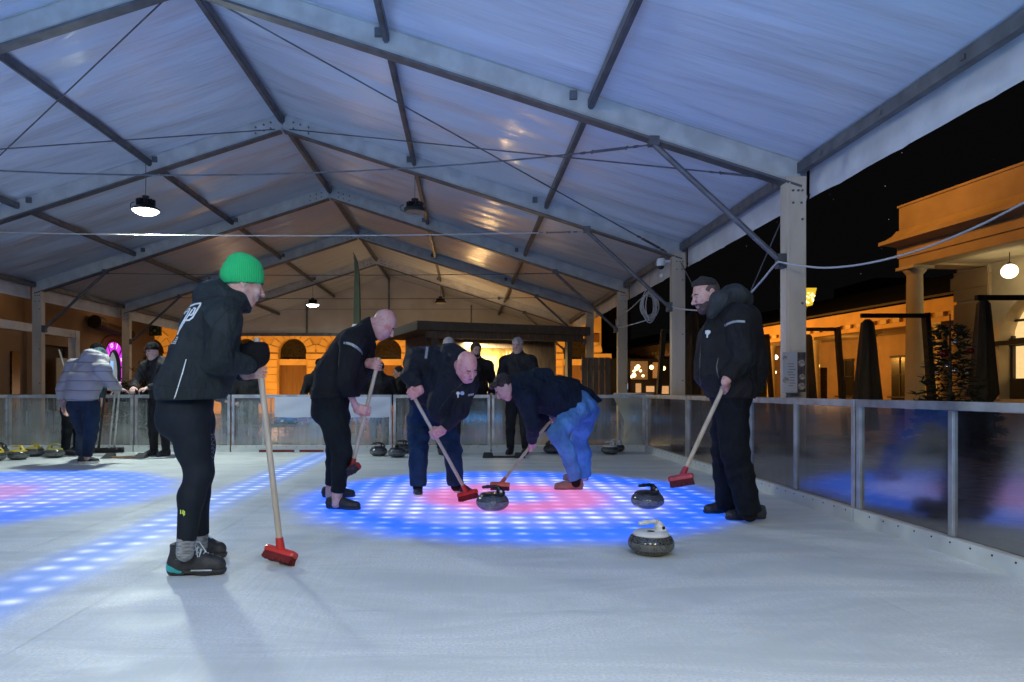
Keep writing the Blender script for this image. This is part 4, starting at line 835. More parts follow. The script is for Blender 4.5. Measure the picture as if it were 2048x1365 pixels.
JK5 = vbuild(V, 'jacket', JM5, M5, .008)
V = Vol(); V.chain([P(1424, 628, 5.05), P(1440, 600, 5.03), P(1470, 594, 5.1), P(1480, 602, 5.25), P(1462, 598, 5.36), P(1432, 606, 5.34)], [.040, .062, .085, .085, .075, .04], .05); V.cone(P(1462, 600, 5.2), P(1478, 625, 5.2), .11, .08, .05); V.ell(q(0, .0, .0), (.092, .112, .13), HM, .02, 's'); V.wrinkle(.007, 30, 3); vbuild(V, 'hood', cloth('charcoal_hood', (.045, .05, .055), .5), M5, .007)
V = pants_vol(J, dict(pp=.165, wt=.15, h=.110, k=.100, m=.096, a=.088), 7, .013); vbuild(V, 'trousers', cloth('black_workwear', (.008, .010, .015), .5), M5, .008)
DS = mat('charcoal_shoe', (.035, .037, .042), .6, 0, .3, 40, .3, 90); shoe(M5, G(1534, 1038), G(1448, 1041), DS, RUB, high=.01, wd=1.05); shoe(M5, G(1486, 1025), G(1404, 1028), DS, RUB, high=.01, wd=1.05)
decal(JK5, [[(1448, 650), (1456, 645.5), (1466, 642), (1476, 640.5), (1490, 641.5), (1490.5, 646), (1476, 645), (1466, 646.5), (1457, 650), (1450, 654.5)]], 5, GREYP, 'arm_band')
decal(JK5, [[(1410, 668), (1410.5, 661.5), (1416, 660.5), (1421, 662), (1421, 666), (1416, 671), (1415.5, 676), (1413, 676), (1412.8, 667)], [(1411, 669), (1412, 665), (1413, 668)]], 5, PRINT, 'emblem')
decal(JK5, [[(1436, 716), (1437.5, 716), (1434, 733), (1436, 748), (1439, 757), (1437, 756), (1433.5, 746), (1432, 733)]], 5, mat('zip', (.10, .10, .11), .4, .5), 'pocket_zip')
brush('broom', B5, T5, (.90, -.43, 0), 'broom with a dark pinkish red head held above the ice by the bearded man', mat('wine_red_plastic', (.33, .03, .05), .4), mat('wine_bristles', (.07, .005, .015), .7), WOOD, L=.165, rh=.0155, up=(-.15, .22, 1), hw=.07)

BSK = cloth('black_sock', (.010, .010, .012), .3)
for par_, m_, jj in ((M5, BSK, [(P(1499, 1024, 5.10), .055), (P(1456, 1017, 5.42), .055)]), (M3, BSK, [(P(836, 972, 6.50), .046), (P(911, 970, 6.60), .046)]), (M4, BSK, [(P(1152, 958, 6.85), .046), (P(1169, 952, 7.55), .046)])):
    for (c_, r_) in jj: vbuild(Vol().cone(c_ + Vector((0, 0, .05)), (c_.x, c_.y, .075), r_, r_), 'sock', m_, par_, .007)
SEAM = mat('dark_seam', (.004, .005, .006), .8); JSEAM = mat('denim_seam', (.03, .08, .2), .8); ZIPM = mat('zip_teeth', (.05, .05, .055), .4, .6)
def seams(o, ls, D, m, name):
    for l in ls: decal(o, strokes([l], 0, 0, 1), D, m, name)
seams(JK1, [(1.6, [(392, 603), (412, 596), (436, 592), (462, 594), (484, 606)]), (1.5, [(478, 612), (452, 622), (428, 648), (417, 690), (419, 722)]), (1.2, [(318, 770), (360, 776), (410, 776)]), (1.2, [(424, 700), (440, 712), (462, 716)]), (1.0, [(436, 662), (450, 676), (470, 682)])], 3.7, SEAM, 'seam')
seams(JK2, [(1.2, [(708, 668), (692, 684), (684, 712), (684, 748)]), (1.0, [(738, 646), (742, 664), (744, 682)]), (1.0, [(640, 786), (670, 790), (700, 788)])], 5.8, SEAM, 'seam')
seams(JK3, [(1.2, [(840, 706), (846, 730), (842, 756)]), (1.4, [(918, 772), (900, 790), (884, 812), (872, 832)])], 6, SEAM, 'seam'); seams(JK3, [(1.6, [(924, 768), (905, 784), (888, 806), (876, 826)])], 6, ZIPM, 'zip')
seams(JK4, [(1.2, [(1076, 756), (1066, 780), (1070, 806)]), (1.0, [(1100, 812), (1128, 816), (1130, 828)]), (1.0, [(1048, 770), (1080, 752), (1120, 756), (1150, 768)])], 6.8, SEAM, 'seam')
seams(JK5, [(1.3, [(1448, 632), (1454, 664), (1462, 700), (1466, 736)]), (1.2, [(1500, 634), (1494, 670), (1500, 720), (1504, 760)]), (1.2, [(1404, 782), (1440, 786), (1500, 784)]), (1.0, [(1462, 690), (1478, 698), (1494, 694)]), (1.0, [(1466, 724), (1482, 722)])], 5.1, SEAM, 'seam'); seams(JK5, [(1.6, [(1407, 648), (1401, 690), (1399, 740), (1401, 784)])], 5.1, ZIPM, 'zip')
# ======== curling stones ========
def granite(name, a, b):
    t = NT(name); v = t.obj(); vo = t.n('ShaderNodeTexVoronoi'); t.set(vo.inputs['Vector'], v); vo.inputs['Scale'].default_value = 95
    n = t.noise(v, 120, 3); c = t.mix(t.ramp(t.M('ADD', t.M('MULTIPLY', n, .7), t.M('MULTIPLY', vo.outputs['Distance'], .5)), .35, .75), a, b)
    sp = t.n('ShaderNodeSeparateXYZ'); t.set(sp.inputs[0], v); band = t.M('MULTIPLY', t.ramp(sp.outputs[2], .036, .040), t.ramp(sp.outputs[2], .082, .078))
    c = t.mix(t.M('MULTIPLY', t.M('MULTIPLY', band, .5), t.ramp(t.noise(v, 30, 4, .7), .3, .6)), c, tuple(min(1, x * 2.4) for x in b))
    return t.done(t.pbr(Base_Color=c, Roughness=t.ramp(band, 0, 1, .16, .55)))
GR1 = granite('dark_granite', (.008, .009, .009), (.085, .088, .085)); GR2 = granite('grey_granite', (.02, .022, .026), (.10, .105, .115))
HBLK = mat('black_handle', (.012, .013, .016), .28); HWHT = mat('white_handle', (.66, .66, .64), .32, 0, .04); HYEL = mat('yellow_handle', (.50, .38, .03), .35, 0, .1)
GOLD = mat('amber_collar', (.55, .33, .06), .35)
def stone(px, py, gm, hm, ang, label, R=.138, z=0):
    g = G(px, py); D = g.y + .085; x = (px - VX) * D / F
    o = thing('curling_stone', label, 'curling stone', (x, D, z), ang, 'curling stones on the ice')
    prof = [(.055, .001), (.080, .003), (.100, .011), (.122, .026), (.134, .042), (R, .056), (R, .068), (.134, .082), (.124, .098), (.108, .112), (.090, .121), (.05, .126), (.02, .127)]
    prof = [(a_, z_ * 1.10) for a_, z_ in prof]
    MB().lathe(prof, 48).build('body', gm, o, smooth=2)
    MB().lathe([(.112, .118), (.108, .130), (.094, .140), (.070, .146), (.045, .142), (.01, .138)], 40).build('cap', hm, o, smooth=2)
    V = Vol(); V.chain([(.070, 0, .138), (.062, 0, .160), (.050, 0, .188)], [.038, .025, .015], .025); V.chain([(.050, 0, .190), (.02, 0, .198), (-.04, 0, .196), (-.078, 0, .192)], [.0135, .0125, .0125, .0125], .012, ((0, 1, 0), 1.35)); V.cut((0, 0, .134), (0, 0, -1))
    h = vbuild(V, 'handle', hm, o, .004)
    MB().lathe([(.004, 0), (.011, .001), (.011, .005), (.004, .006)], 12).build('bolt', DARKM if hm is not HBLK else PRINT, h); b = h.children[0]; b.matrix_local = Matrix.Translation((.068, -.030, .160)) @ Matrix.Rotation(math.radians(95), 4, 'X')
    if hm is HWHT: MB().tube([(.036, 0, .1955), (.052, 0, .188)], .0175, 14).build('collar', GOLD, h, smooth=True)
    return o
stone(1302, 1115, GR1, HWHT, .35, 'dark granite curling stone with a white handle, nearest the camera outside the target')
stone(1295, 1020, GR2, HBLK, .3, 'bluish granite curling stone with a black handle, on the right of the lit target')
stone(985, 1024, GR2, HBLK, .05, 'granite curling stone with a black handle on the target centre, between the brooms')
stone(757, 913, GR2, HBLK, .05, 'black handled curling stone by the far barrier, left one of three in a row')
stone(794, 916, GR2, HBLK, 1.7, 'grey curling stone by the far barrier with its handle end on, beside jeans')
stone(806, 908, GR1, HBLK, .1, 'black handled curling stone half hidden behind the bending bald man')
stone(1220, 910, GR1, HWHT, .1, 'white capped curling stone by the far barrier on the right, front of a pair')
stone(1232, 905, GR1, HWHT, .2, 'white capped curling stone by the far barrier on the right, rear of a pair')
stone(1142, 908, GR1, HWHT, .1, 'white capped curling stone seen between the light blue jeans')
stone(1104, 908, GR1, HBLK, 2.8, 'black capped curling stone peeking out left of the light blue jeans')
stone(37, 921, GR1, HYEL, -.2, 'yellow handled curling stone, front one of the group at the far left')
stone(69, 914, GR1, HYEL, -.5, 'yellow handled curling stone, behind the front one at the far left')
stone(109, 917, GR1, mat('olive_handle', (.28, .26, .08), .35), 3.3, 'dull olive handled curling stone, right end of the far left group')
stone(-2, 914, GR1, HBLK, .5, 'black handled curling stone cut by the left edge of the photo, behind another')
stone(-10, 924, GR1, HYEL, .5, 'dark curling stone barely showing at the left edge of the photo')
def hack(px, py, label, ang=0, wcol=(.30, .17, .09)):
    g = G(px, py); o = thing('foot_hack', label, 'foot hack', g, ang, 'foot hacks on the ice')
    MB().box(-.20, .20, -.035, .035, .004, .03).build('plank', mat('hack_wood', wcol, .6), o, bevel=.004)
    for s in (-1, 1):
        m = MB(); x0, x1 = s * .15, s * .32; xa, xb = min(x0, x1), max(x0, x1)
        m.add([(xa, -.09, .004), (xb, -.09, .004), (xb, .10, .004), (xa, .10, .004), (xa + .02, -.05, .02), (xb - .02, -.05, .02), (xb - .02, .09, .075), (xa + .02, .09, .075)], [(0, 3, 2, 1), (4, 5, 6, 7), (0, 1, 5, 4), (2, 3, 7, 6), (1, 2, 6, 5), (3, 0, 4, 7)]); m.build('foothold', RUB, o, bevel=.005)
hack(248, 917, 'foot hack of pale wood with two black footholds on the ice at the far left')
hack(1008, 916, 'foot hack of brown wood with two black footholds behind the stone on the target', 0, (.09, .045, .03))
# ======== brooms at the back ========
def gp(px, py, dy=0): g = G(px, py); return g + Vector((0, dy, 0))
brush('broom', gp(228, 906) + Vector((0, 0, .06)), P(240, 765, 10.4), (1, .05, 0), 'long white handled broom with black head held by the grey puffer jacket person', DARKM, BLKB, mat('white_pole', (.5, .5, .48), .5), L=.30, rh=.016)
brush('broom', gp(219, 908) + Vector((-.06, .1, .06)), P(232, 768, 10.7), (1, .1, 0), 'rear one of the two white handled brooms at the grey puffer jacket', DARKM, BLKB, bpy.data.materials['white_pole'], L=.28, rh=.014)
brush('broom', gp(190, 908) + Vector((0, .1, .06)), P(212, 768, 10.6), (1, .1, 0), 'black handled broom beside the two white handled ones at the left', DARKM, BLKB, mat('black_pole', (.02, .02, .022), .5), L=.28, rh=.016)
brush('broom', P(182, 915, 11.6) * 1 + Vector((0, 0, .05)), P(118, 700, 11.7), (1, .1, 0), 'light wooden broom leaning behind the far barrier at the left, above the grey jacket', DARKM, BLKB, WOOD, L=.28, rh=.016)
# ======== background people ========
def bg_person(label, px, D, H, face=(0, -1, 0), top=(.026, .026, .029), leg=(.022, .023, .027), hair=None, hat=None, skin=SKINP, lean=0.0, arms='pocket', z0=0.0, w=1.0, glasses=False, collar=None, shoes=True, beard=False, top_rough=.7, hood=False, bob=None, res=.014):
    x = (px - VX) * D / F; f = Vector(face).normalized(); sd = f.cross(Vector((0, 0, 1))); o = person(label, (x, D, z0)); s = H / 1.78
    def q(a, b, c): return Vector((x, D, z0)) + sd * a * s + f * b * s + Vector((0, 0, c * s))
    L = lean
    J = dict(neck=q(0, L * 1.0, 1.50 - abs(L) * .35), chest=q(0, L * .8, 1.30 - abs(L) * .2), belly=q(0, L * .35, 1.08), pelvis=q(0, 0, .93), waist=q(0, 0, .93),
             sha=q(.20, L * .85, 1.41 - abs(L) * .3), shb=q(-.20, L * .85, 1.41 - abs(L) * .3), hipa=q(.09, 0, .84), hipb=q(-.09, 0, .84), kna=q(.11, .03, .48), knb=q(-.11, .03, .48), ana=q(.12, 0, .09), anb=q(-.12, 0, .09))
    if arms == 'pocket': J.update(ela=q(.30, -.03, 1.13), elb=q(-.30, -.03, 1.13), wra=q(.22, .13, .96), wrb=q(-.22, .13, .96))
    elif arms == 'front': J.update(ela=q(.28, .10 + L, 1.12), elb=q(-.28, .10 + L, 1.12), wra=q(.13, .30 + L, 1.05), wrb=q(-.13, .30 + L, 1.05))
    elif arms == 'hold': J.update(ela=q(.28, L * .8 + .12, 1.10), elb=q(-.30, L * .8, 1.08), wra=q(.12, .42 + L, .98), wrb=q(-.30, .12 + L * .5, .84))
    R = dict(p=.150 * w * s, b=.150 * w * s, c=.150 * w * s, n=.085 * s, s=.088 * s, e=.068 * s, cuff=.052 * s, w=1.25)
    V = Vol(); hq, HM = head_vol(V, J['neck'] + f * (.03 + L * .25) * s + Vector((0, 0, .155 - abs(L) * .08)) * s, f + Vector((0, 0, -.22 - abs(L))), (0, 0, 1), s, J['neck']); torso_body(V, J, R)
    for k_ in 'ab':
        if arms != 'pocket': open_hand(V, J['wr' + k_], (J['wr' + k_] - J['el' + k_]), f * -.3 + Vector((0, 0, -1)), 1, s, 30)
        else: V.cone(J['wr' + k_], J['wr' + k_] + f * .06, .035, .03)
    vbuild(V, 'body', skin, o, .009); 
    for k_ in 'ab': J['wr' + k_] = J['wr' + k_].lerp(J['el' + k_], .05)
    cm = cloth('coat_cloth', top, .5, rough=top_rough); V = jacket_vol(J, R, px * .1, .008, 24); V.cut(q(0, 0, .80), (0, 0, -1), .4)
    if hood: V.cone(J['neck'] + sd * -.07 - f * .06, J['neck'] + sd * .07 - f * .06, .085, .085, .04)
    else: V.cone(J['neck'] - f * .02 + Vector((0, 0, .0)), J['neck'] - f * .01 + Vector((0, 0, .05)), .085 * s, .078 * s, .02)
    V.ell(hq(0, .03, -.02), (.082 * s, .11 * s, .10 * s), HM, .015, 's'); vbuild(V, 'jacket', cm, o, res)
    V = pants_vol(J, dict(pp=.135 * w * s, wt=.12, h=.098 * s, k=.074 * s, m=.068 * s, a=.060 * s), px * .2, .006); vbuild(V, 'trousers', cloth('trouser_cloth', leg, .4), o, res)
    if shoes:
        for k_ in 'ab': a = J['an' + k_]; shoe(o, (a - f * .08), (a + f * .20), BLACKSHOE, RUB, z=z0, r=.01)
    if hair:
        V = Vol(); V.ell(hq(0, -.018, .036), (.086 * s, .102 * s, .094 * s), HM, .02); V.ell(hq(0, .080, -.015), (.070 * s, .065 * s, .088 * s), HM, .015, 's'); V.cut(hq(0, 0, -.055), (0, 0, -1)); V.wrinkle(.005, 90, 1); vbuild(V, 'hair', mat('hair', hair, .8, 0, .4, 50), o, .008)
    if hat:
        V = Vol(); V.ell(hq(0, -.012, .055), (.093 * s, .108 * s, .095 * s), HM, .02); V.cone(hq(-.03, .07, .045), hq(.03, .07, .045), .03 * s, .03 * s, .03); V.cut(hq(0, 0, .028), (0, 0, -1)); V.wrinkle(.004, 60, 1); vbuild(V, 'hat', cloth('hat_wool', hat, .5, rough=.9), o, .008)
    if beard:
        V = Vol(); V.ell(hq(0, .040, -.060), (.066, .070, .062), HM, .02); V.cut(hq(0, 0, -.045), (0, 0, 1)); vbuild(V, 'beard', BROW, o, .008)
    if glasses:
        m = MB()
        for sg in (-1, 1): c = hq(sg * .032, .108, .004); m.tube([c + (HM_v(HM, 0) * math.cos(a) * .024 + Vector((0, 0, 1)) * math.sin(a) * .019) for a in [i * math.tau / 10 for i in range(11)]], .003, 5); m.tube([hq(sg * .056, .10, .006), hq(sg * .078, 0, .01)], .003, 5)
        m.tube([hq(-.01, .112, .006), hq(.01, .112, .006)], .003, 5); m.build('glasses', DARKM, o)
    if collar:
        V = Vol(); V.cone(J['neck'] + f * .03, J['neck'] + f * .075 + Vector((0, 0, -.07)), .05, .045, .02); vbuild(V, 'shirt', mat('shirt', collar, .7), o, .008)
    eyes(o, hq, s)
    return o
def HM_v(M, j): return Vector((M[0][j], M[1][j], M[2][j]))
bg_person('grey haired man in a black coat standing inside the rink, hands in pockets', 1036, 10.75, 1.84, (-.35, -1, 0), hair=(.30, .28, .27), w=.98)
bg_person('dark haired bearded man in a black jacket standing behind the far barrier glass', 951, 11.9, 1.98, (.25, -1, 0), hair=(.05, .03, .02), beard=True, z0=-.14, hood=True)
bg_person('person in a pale beanie and glasses half hidden behind the bending bald man', 897, 10.75, 1.82, (.15, -1, 0), hat=(.50, .45, .42), glasses=True)
bg_person('hooded person in black hat behind the far barrier, left of the pullover man', 640, 12.3, 1.70, (.35, -1, 0), hat=(.005, .005, .006), z0=-.14, hood=True)
bg_person('dark figure beyond the far barrier, behind the broom of the pullover man', 760, 12.2, 1.66, (-.3, 1, 0), hair=(.02, .015, .012), z0=-.14, w=1.1)
bg_person('person in a black coat behind the far barrier, just left of the bending bald man', 800, 12.8, 1.60, (-1, -.3, 0), hair=(.02, .015, .012), z0=-.14, arms='front')
bg_person('brown haired person showing above the back of the bending bald man', 866, 13.0, 1.96, (.6, 1, 0), hair=(.16, .07, .03), z0=-.14)
bg_person('person in a shiny blue jacket beyond the barrier, beside the green hatted woman', 462, 12.6, 1.60, (.5, -1, 0), top=(.01, .045, .11), top_rough=.18, hair=(.02, .015, .012), z0=-.14, arms='front')
bg_person('person in a black coat beyond the barrier, behind the green hatted woman\'s gloves', 497, 12.3, 1.66, (.2, 1, 0), hat=(.02, .02, .022), z0=-.14)
bg_person('person in a black knit hat with a small emblem looking down at the far left', 320, 10.5, 1.76, (-.35, -1, 0), hat=(.005, .005, .006), lean=.10, arms='front', w=.88, top_rough=.3, hood=True)
# person in teal hooded jacket and black hat, behind the grey puffer jacket
bg_person('person in a teal hooded jacket and black hat bending behind the grey puffer jacket', 143, 10.7, 1.86, (1, -.2, 0), hat=(.006, .005, .005), top=(.03, .055, .065), lean=.32, arms='hold', leg=(.008, .009, .012), hood=True)
# grey puffer
PG = person('person in a pale grey puffer jacket and blue jeans bent forward, seen from behind', G(170, 925))
J = dict(neck=P(203, 722, 9.5), chest=P(182, 738, 9.35), belly=P(170, 765, 9.25), pelvis=P(164, 788, 9.2), waist=P(165, 795, 9.2), sha=P(205, 740, 9.2), ela=P(222, 765, 9.3), wra=P(236, 778, 9.6), shb=P(148, 735, 9.4), elb=P(125, 780, 9.4), wrb=P(126, 812, 9.5),
         hipa=P(180, 812, 9.2), kna=P(183, 858, 9.2), ana=P(174, 912, 9.25), hipb=P(152, 812, 9.3), knb=P(166, 862, 9.5), anb=P(160, 905, 10.0))
R = dict(p=.195, b=.20, c=.20, n=.10, s=.105, e=.085, cuff=.06, w=1.15)
V = Vol(); q, HM = head_vol(V, P(198, 714, 9.62), (.75, .6, -.5), (.3, .2, 1), 1.0, J['neck']); torso_body(V, J, R); open_hand(V, J['wra'], (1, .3, -.2), (0, 0, -1)); open_hand(V, J['wrb'], (.1, .2, -1), (1, 0, 0)); vbuild(V, 'body', SKINP, PG, .008)
t = NT('grey_puffer'); wv = t.n('ShaderNodeTexWave', wave_type='BANDS', bands_direction='Z'); t.set(wv.inputs['Vector'], t.obj()); wv.inputs['Scale'].default_value = 2.5; wv.inputs['Distortion'].default_value = 1.1; wv.inputs['Detail'].default_value = 1
pp = t.pbr(Base_Color=t.mix(t.ramp(wv.outputs['Fac'], 0, .06), (.17, .16, .18), (.30, .285, .31)), Roughness=.6, Normal=t.bump(t.M('POWER', wv.outputs['Fac'], .35), .45, .03)); PUF = t.done(pp)
V = jacket_vol(J, R, 4, .008, 26); V.cone(P(180, 714, 9.3), P(196, 718, 9.3), .11, .10, .05); V.cut(P(165, 802, 9.2), (.0, 0, -1), .5); vbuild(V, 'puffer_jacket', PUF, PG, .01)
V = Vol(); V.ell(q(0, -.01, .01), (.10, .115, .125), HM, .02); V.cone(P(184, 710, 9.4), P(192, 714, 9.5), .085, .09, .05); vbuild(V, 'hood', cloth('teal_hood', (.05, .09, .11), .4), PG, .01)
V = pants_vol(J, dict(pp=.165, wt=.15, h=.115, k=.088, m=.08, a=.068), 7, .008); vbuild(V, 'jeans', cloth('navy_denim', (.018, .032, .065), .5), PG, .01)
s_ = shoe(PG, gp(155, 928), gp(200, 927), BLACKSHOE, SW, r=.008, sole_h=.035); shoe(PG, gp(140, 908), gp(178, 908), BLACKSHOE, RUB, r=.01)
MB().tube([gp(170, 926) + Vector((.0, -.052, .04)), gp(170, 926) + Vector((.05, -.055, .07)), gp(170, 926) + Vector((.08, -.052, .045))], .005, 5).build('side_mark', PRINT, s_)
# snow shovel head on its side + marking rod on the ice
m = MB().box(-1.05, 0, -.012, .012, 0.0, .035); m.cur = 0; rd = m.build('red_rod', mat('striped_rod', (.16, .012, .014), .4), None, loc=(G(645, 906).x, 11.10, .004)); tag(rd, 'red rod lying along the foot of the far barrier below the white banner', 'rod')
for px in (592,): MB().box((px - 645) * 11.1 / F - .04, (px - 645) * 11.1 / F + .04, -.0135, .0135, -.001, .037).build('white_stripe', PAPER, rd)
c = thing('furled_flag', 'tall furled olive green flag rising behind the bald man in the pullover', 'flag', P(712, 782, 12.0) + Vector((0, 0, -1.14)))
m = MB(); n = 14
pr = [(0, .0), (0, 1.0)]
m.tube([(0, 0, 0), (0, 0, 2.3)], .018, 8).build('pole', mat('flag_pole', (.5, .5, .47), .5), c)
m = MB(); prof = [(1.2, .062), (2.5, .062), (2.9, .055), (3.2, .045), (3.42, .03), (3.58, .004)]
for (z, r) in prof:
    for k in range(8): a = k * math.tau / 8; m.v.append((r * math.cos(a) * 1.05 + (.02 if z < 3.3 else .0) - (.045 if z > 3.5 else 0), r * .45 * math.sin(a) * (1.4 if k % 2 else .8), z))
for j in range(len(prof) - 1):
    for k in range(8): m.f.append((j * 8 + k, j * 8 + (k + 1) % 8, j * 8 + 8 + (k + 1) % 8, j * 8 + 8 + k))
m.f.append(tuple(range(8))[::-1]); m.mi = [0] * len(m.f); m.build('cloth', mat('olive_cloth', (.075, .085, .035), .7, 0, .15, 4, .3, 8, .03, stretch=(4, 4, .5)), c, smooth=True)
MB().lathe([(.07, 2.20), (.075, 2.28), (.06, 2.31)], 14).build('clamp', WHITE, c)
# security camera and cable coil on the right posts
c = thing('security_camera', 'small white dome camera on the second right tent post', 'camera', P(1322, 530, 10.2) )
MB().lathe([(.0, .09), (.055, .09), (.065, .06), (.065, .0), (.05, -.02)], 16).build('housing', WHITE, c, smooth=True); MB().lathe([(.048, -.02), (.042, -.05), (.02, -.068), (.002, -.07)], 16).build('dome', DARKM, c, smooth=True); MB().box(.03, .13, -.02, .02, .03, .07).build('arm', WHITE, c)
MB().lathe([(.002, -.13), (.03, -.13), (.035, -.10), (.03, -.075)], 12, (.01, 0, -.06)).build('junction_box', WHITE, c, smooth=True)
CABW = mat('white_cable', (.55, .54, .53), .5, 0, .05)
cp = P(1299, 612, 11.6); pts = []; random.seed(5)
for i in range(200):
    a = i * math.tau / 20; k = i / 200; ph = math.floor(i / 20) * .7; pts.append(cp + Vector((.115 * math.cos(a) * (1 + .22 * math.sin(ph)) + .02 * math.sin(ph * 2), .05 * math.sin(i * .13), .225 * math.sin(a) * (1 + .16 * math.cos(ph * 1.7)) + .03 * math.cos(ph))))
coil = MB().tube(pts, .009, 6).build('cable_coil', CABW, None, smooth=2); tag(coil, 'bundle of white cable coiled and hung between the right tent posts', 'cable')
def spline(pts, n=10):
    P_ = [pts[0]] + list(pts) + [pts[-1]]; out = []
    for i in range(1, len(P_) - 2):
        for k in range(n):
            t_ = k / n; a, b, c_, d = [Vector(x) for x in P_[i - 1:i + 3]]
            out.append(.5 * ((2 * b) + (c_ - a) * t_ + (2 * a - 5 * b + 4 * c_ - d) * t_ ** 2 + (3 * b - a - 3 * c_ + d) * t_ ** 3))
    out.append(Vector(pts[-1])); return out
def wire(name, pts, r, label, m=CABW): return tag(MB().tube(spline(pts), r, 6).build(name, m, None, smooth=2), label, 'cable')
wire('cable', [P(1310, 590, 11.6), P(1330, 604, 11.2), P(1352, 616, 10), P(1390, 621, 9.3), P(1440, 622, 8.4), P(1488, 598, 7.6), P(1520, 566, 7.1), P(1545, 536, 6.8), P(1557, 524, 6.62)], .012, 'white cable drooping from the coil past the bearded man to the nearest right post')
wire('cable', [P(1557, 524, 6.62), P(1590, 530, 6.5), P(1650, 536, 6.3), P(1730, 528, 6.0), P(1830, 503, 5.6), P(1940, 460, 5.2), P(2048, 406, 4.8), P(2150, 350, 4.5)], .010, 'long white cable sagging from the nearest right post out past the portico')
wire('cable', [P(1296, 640, 11.6), P(1262, 650, 11.9), P(1236, 655, 12.8), P(1232, 640, 13.8)], .010, 'white cable running from the coil to the third right post')
wire('cable', [P(1299, 582, 11.6), P(1280, 600, 11.9), P(1256, 622, 12.8), P(1236, 634, 13.8)], .010, 'upper white cable between the coil and the third right post')
wire('cord', [P(1299, 582, 11.6), P(1298, 560, 11.5), P(1300, 545, 11.2)], .006, 'short cord holding up the white cable coil')
# notice board hung on the nearest right post
c = thing('notice', 'faded food menu posters tied round the nearest right post', 'sign', P(1587, 750, 6.5))
m = MB().box(-.105, .035, -.004, .004, -.17, .215); m.build('menu_sheet', mat('menu_paper', (.42, .40, .40), .6, 0, .1, 3), c)
MB().box(.037, .115, -.003, .005, -.165, .215).build('photo_sheet', mat('menu_photo', (.07, .05, .05), .5, 0, .6, 9), c)
DISH = mat('dish_print', (.32, .26, .22), .6, 0, .5, 30)
for (x, z, r) in ((-.085, .16, .022), (-.075, -.05, .030), (.075, .11, .032), (.08, -.02, .028), (.075, -.11, .034)): m = MB(); m.lathe([(r, 0), (r, .0015)], 16); p_ = m.build('dish_picture', DISH, c); p_.matrix_local = Matrix.Translation((x, -.005 if x < .03 else -.0045, z)) @ Matrix.Rotation(math.radians(90), 4, 'X')
m = MB(); random.seed(3)
for i in range(9): z = .10 - i * .026; m.box(-.06 + random.uniform(0, .02), .02 - random.uniform(0, .03), -.0055, -.0045, z, z + .006)
m.build('menu_lines', mat('ink', (.10, .09, .09), .6), c)
# ======== buildings ========
def stucco(name, col, grooves=0, var=.12, gs=1.0):
    t = NT(name); v = t.obj(); c = t.mix(t.ramp(t.noise(v, 1.3, 5), .3, .7), tuple(x * (1 - var) for x in col), tuple(min(1, x * (1 + var)) for x in col)); h = t.noise(v, 30, 4)
    return t.done(t.pbr(Base_Color=c, Roughness=.85, Normal=t.bump(h, .25, .02)))
OCH = stucco('ochre_stucco', (.52, .36, .17)); OCHT = stucco('ochre_trim', (.60, .44, .24)); CREAM = stucco('cream_stucco', (.55, .46, .33)); DRK = mat('dark_glass', (.02, .018, .016), .25, spec=.6); DOORM = mat('brown_door', (.14, .07, .035), .5, 0, .2, 2, stretch=(5, 5, .5)); DWOOD = mat('dark_timber', (.035, .028, .024), .6, 0, .3, 4, .2, 20, stretch=(8, 8, 1))
ROOFM = mat('dark_roof', (.03, .025, .022), .7, 0, .3, 4)
def lit(name, col, s): return mat(name, (.3, .3, .3), .5, emit=col, es=s)
def frame(o, d):   # local frame matrix: origin o, x axis d (in plan)
    d = Vector(d).normalized(); n = Vector((-d.y, d.x, 0)); return Matrix(((d.x, n.x, 0, o[0]), (d.y, n.y, 0, o[1]), (0, 0, 1, o[2] if len(o) > 2 else 0), (0, 0, 0, 1)))
def root_at(name, label, cat, M, group=None):
    o = thing(name, label, cat, group=group); o.matrix_world = M; o.location = M.translation; o.rotation_euler = M.to_euler(); return o
def arch_panel(m, x0, x1, z0, z1, cx, r, zs, y0, y1, zb=None):
    """wall piece x0..x1, z0..z1 with an arched opening (centre cx, radius r, springing zs), thickness y0..y1"""
    n = 14; zb = z0 if zb is None else zb
    arc = [(cx - r, zb), ] + [(cx - r * math.cos(math.pi * i / n), zs + r * math.sin(math.pi * i / n)) for i in range(n + 1)] + [(cx + r, zb)]
    def quad(a, b, c, d):
        for y in (y0, y1): m.add([(p[0], y, p[1]) for p in (a, b, c, d)], [(0, 1, 2, 3)] if y == y0 else [(3, 2, 1, 0)])
    quad((x0, z0), (cx - r, z0), (cx - r, z1), (x0, z1)); quad((cx + r, z0), (x1, z0), (x1, z1), (cx + r, z1))
    if zb > z0: quad((cx - r, z0), (cx + r, z0), (cx + r, zb), (cx - r, zb))
    for i in range(1, n + 1): a, b = arc[i], arc[i + 1]; quad(a, b, (b[0], z1), (a[0], z1))
    for i in range(len(arc) - 1): a, b = arc[i], arc[i + 1]; m.add([(a[0], y0, a[1]), (b[0], y0, b[1]), (b[0], y1, b[1]), (a[0], y1, a[1])], [(0, 1, 2, 3)])
def arch_fill(m, cx, r, zs, z0, y, n=14):
    vs = [(cx - r, y, z0)] + [(cx - r * math.cos(math.pi * i / n), y, zs + r * math.sin(math.pi * i / n)) for i in range(n + 1)] + [(cx + r, y, z0)]; m.add(vs, [tuple(range(len(vs)))[::-1]])
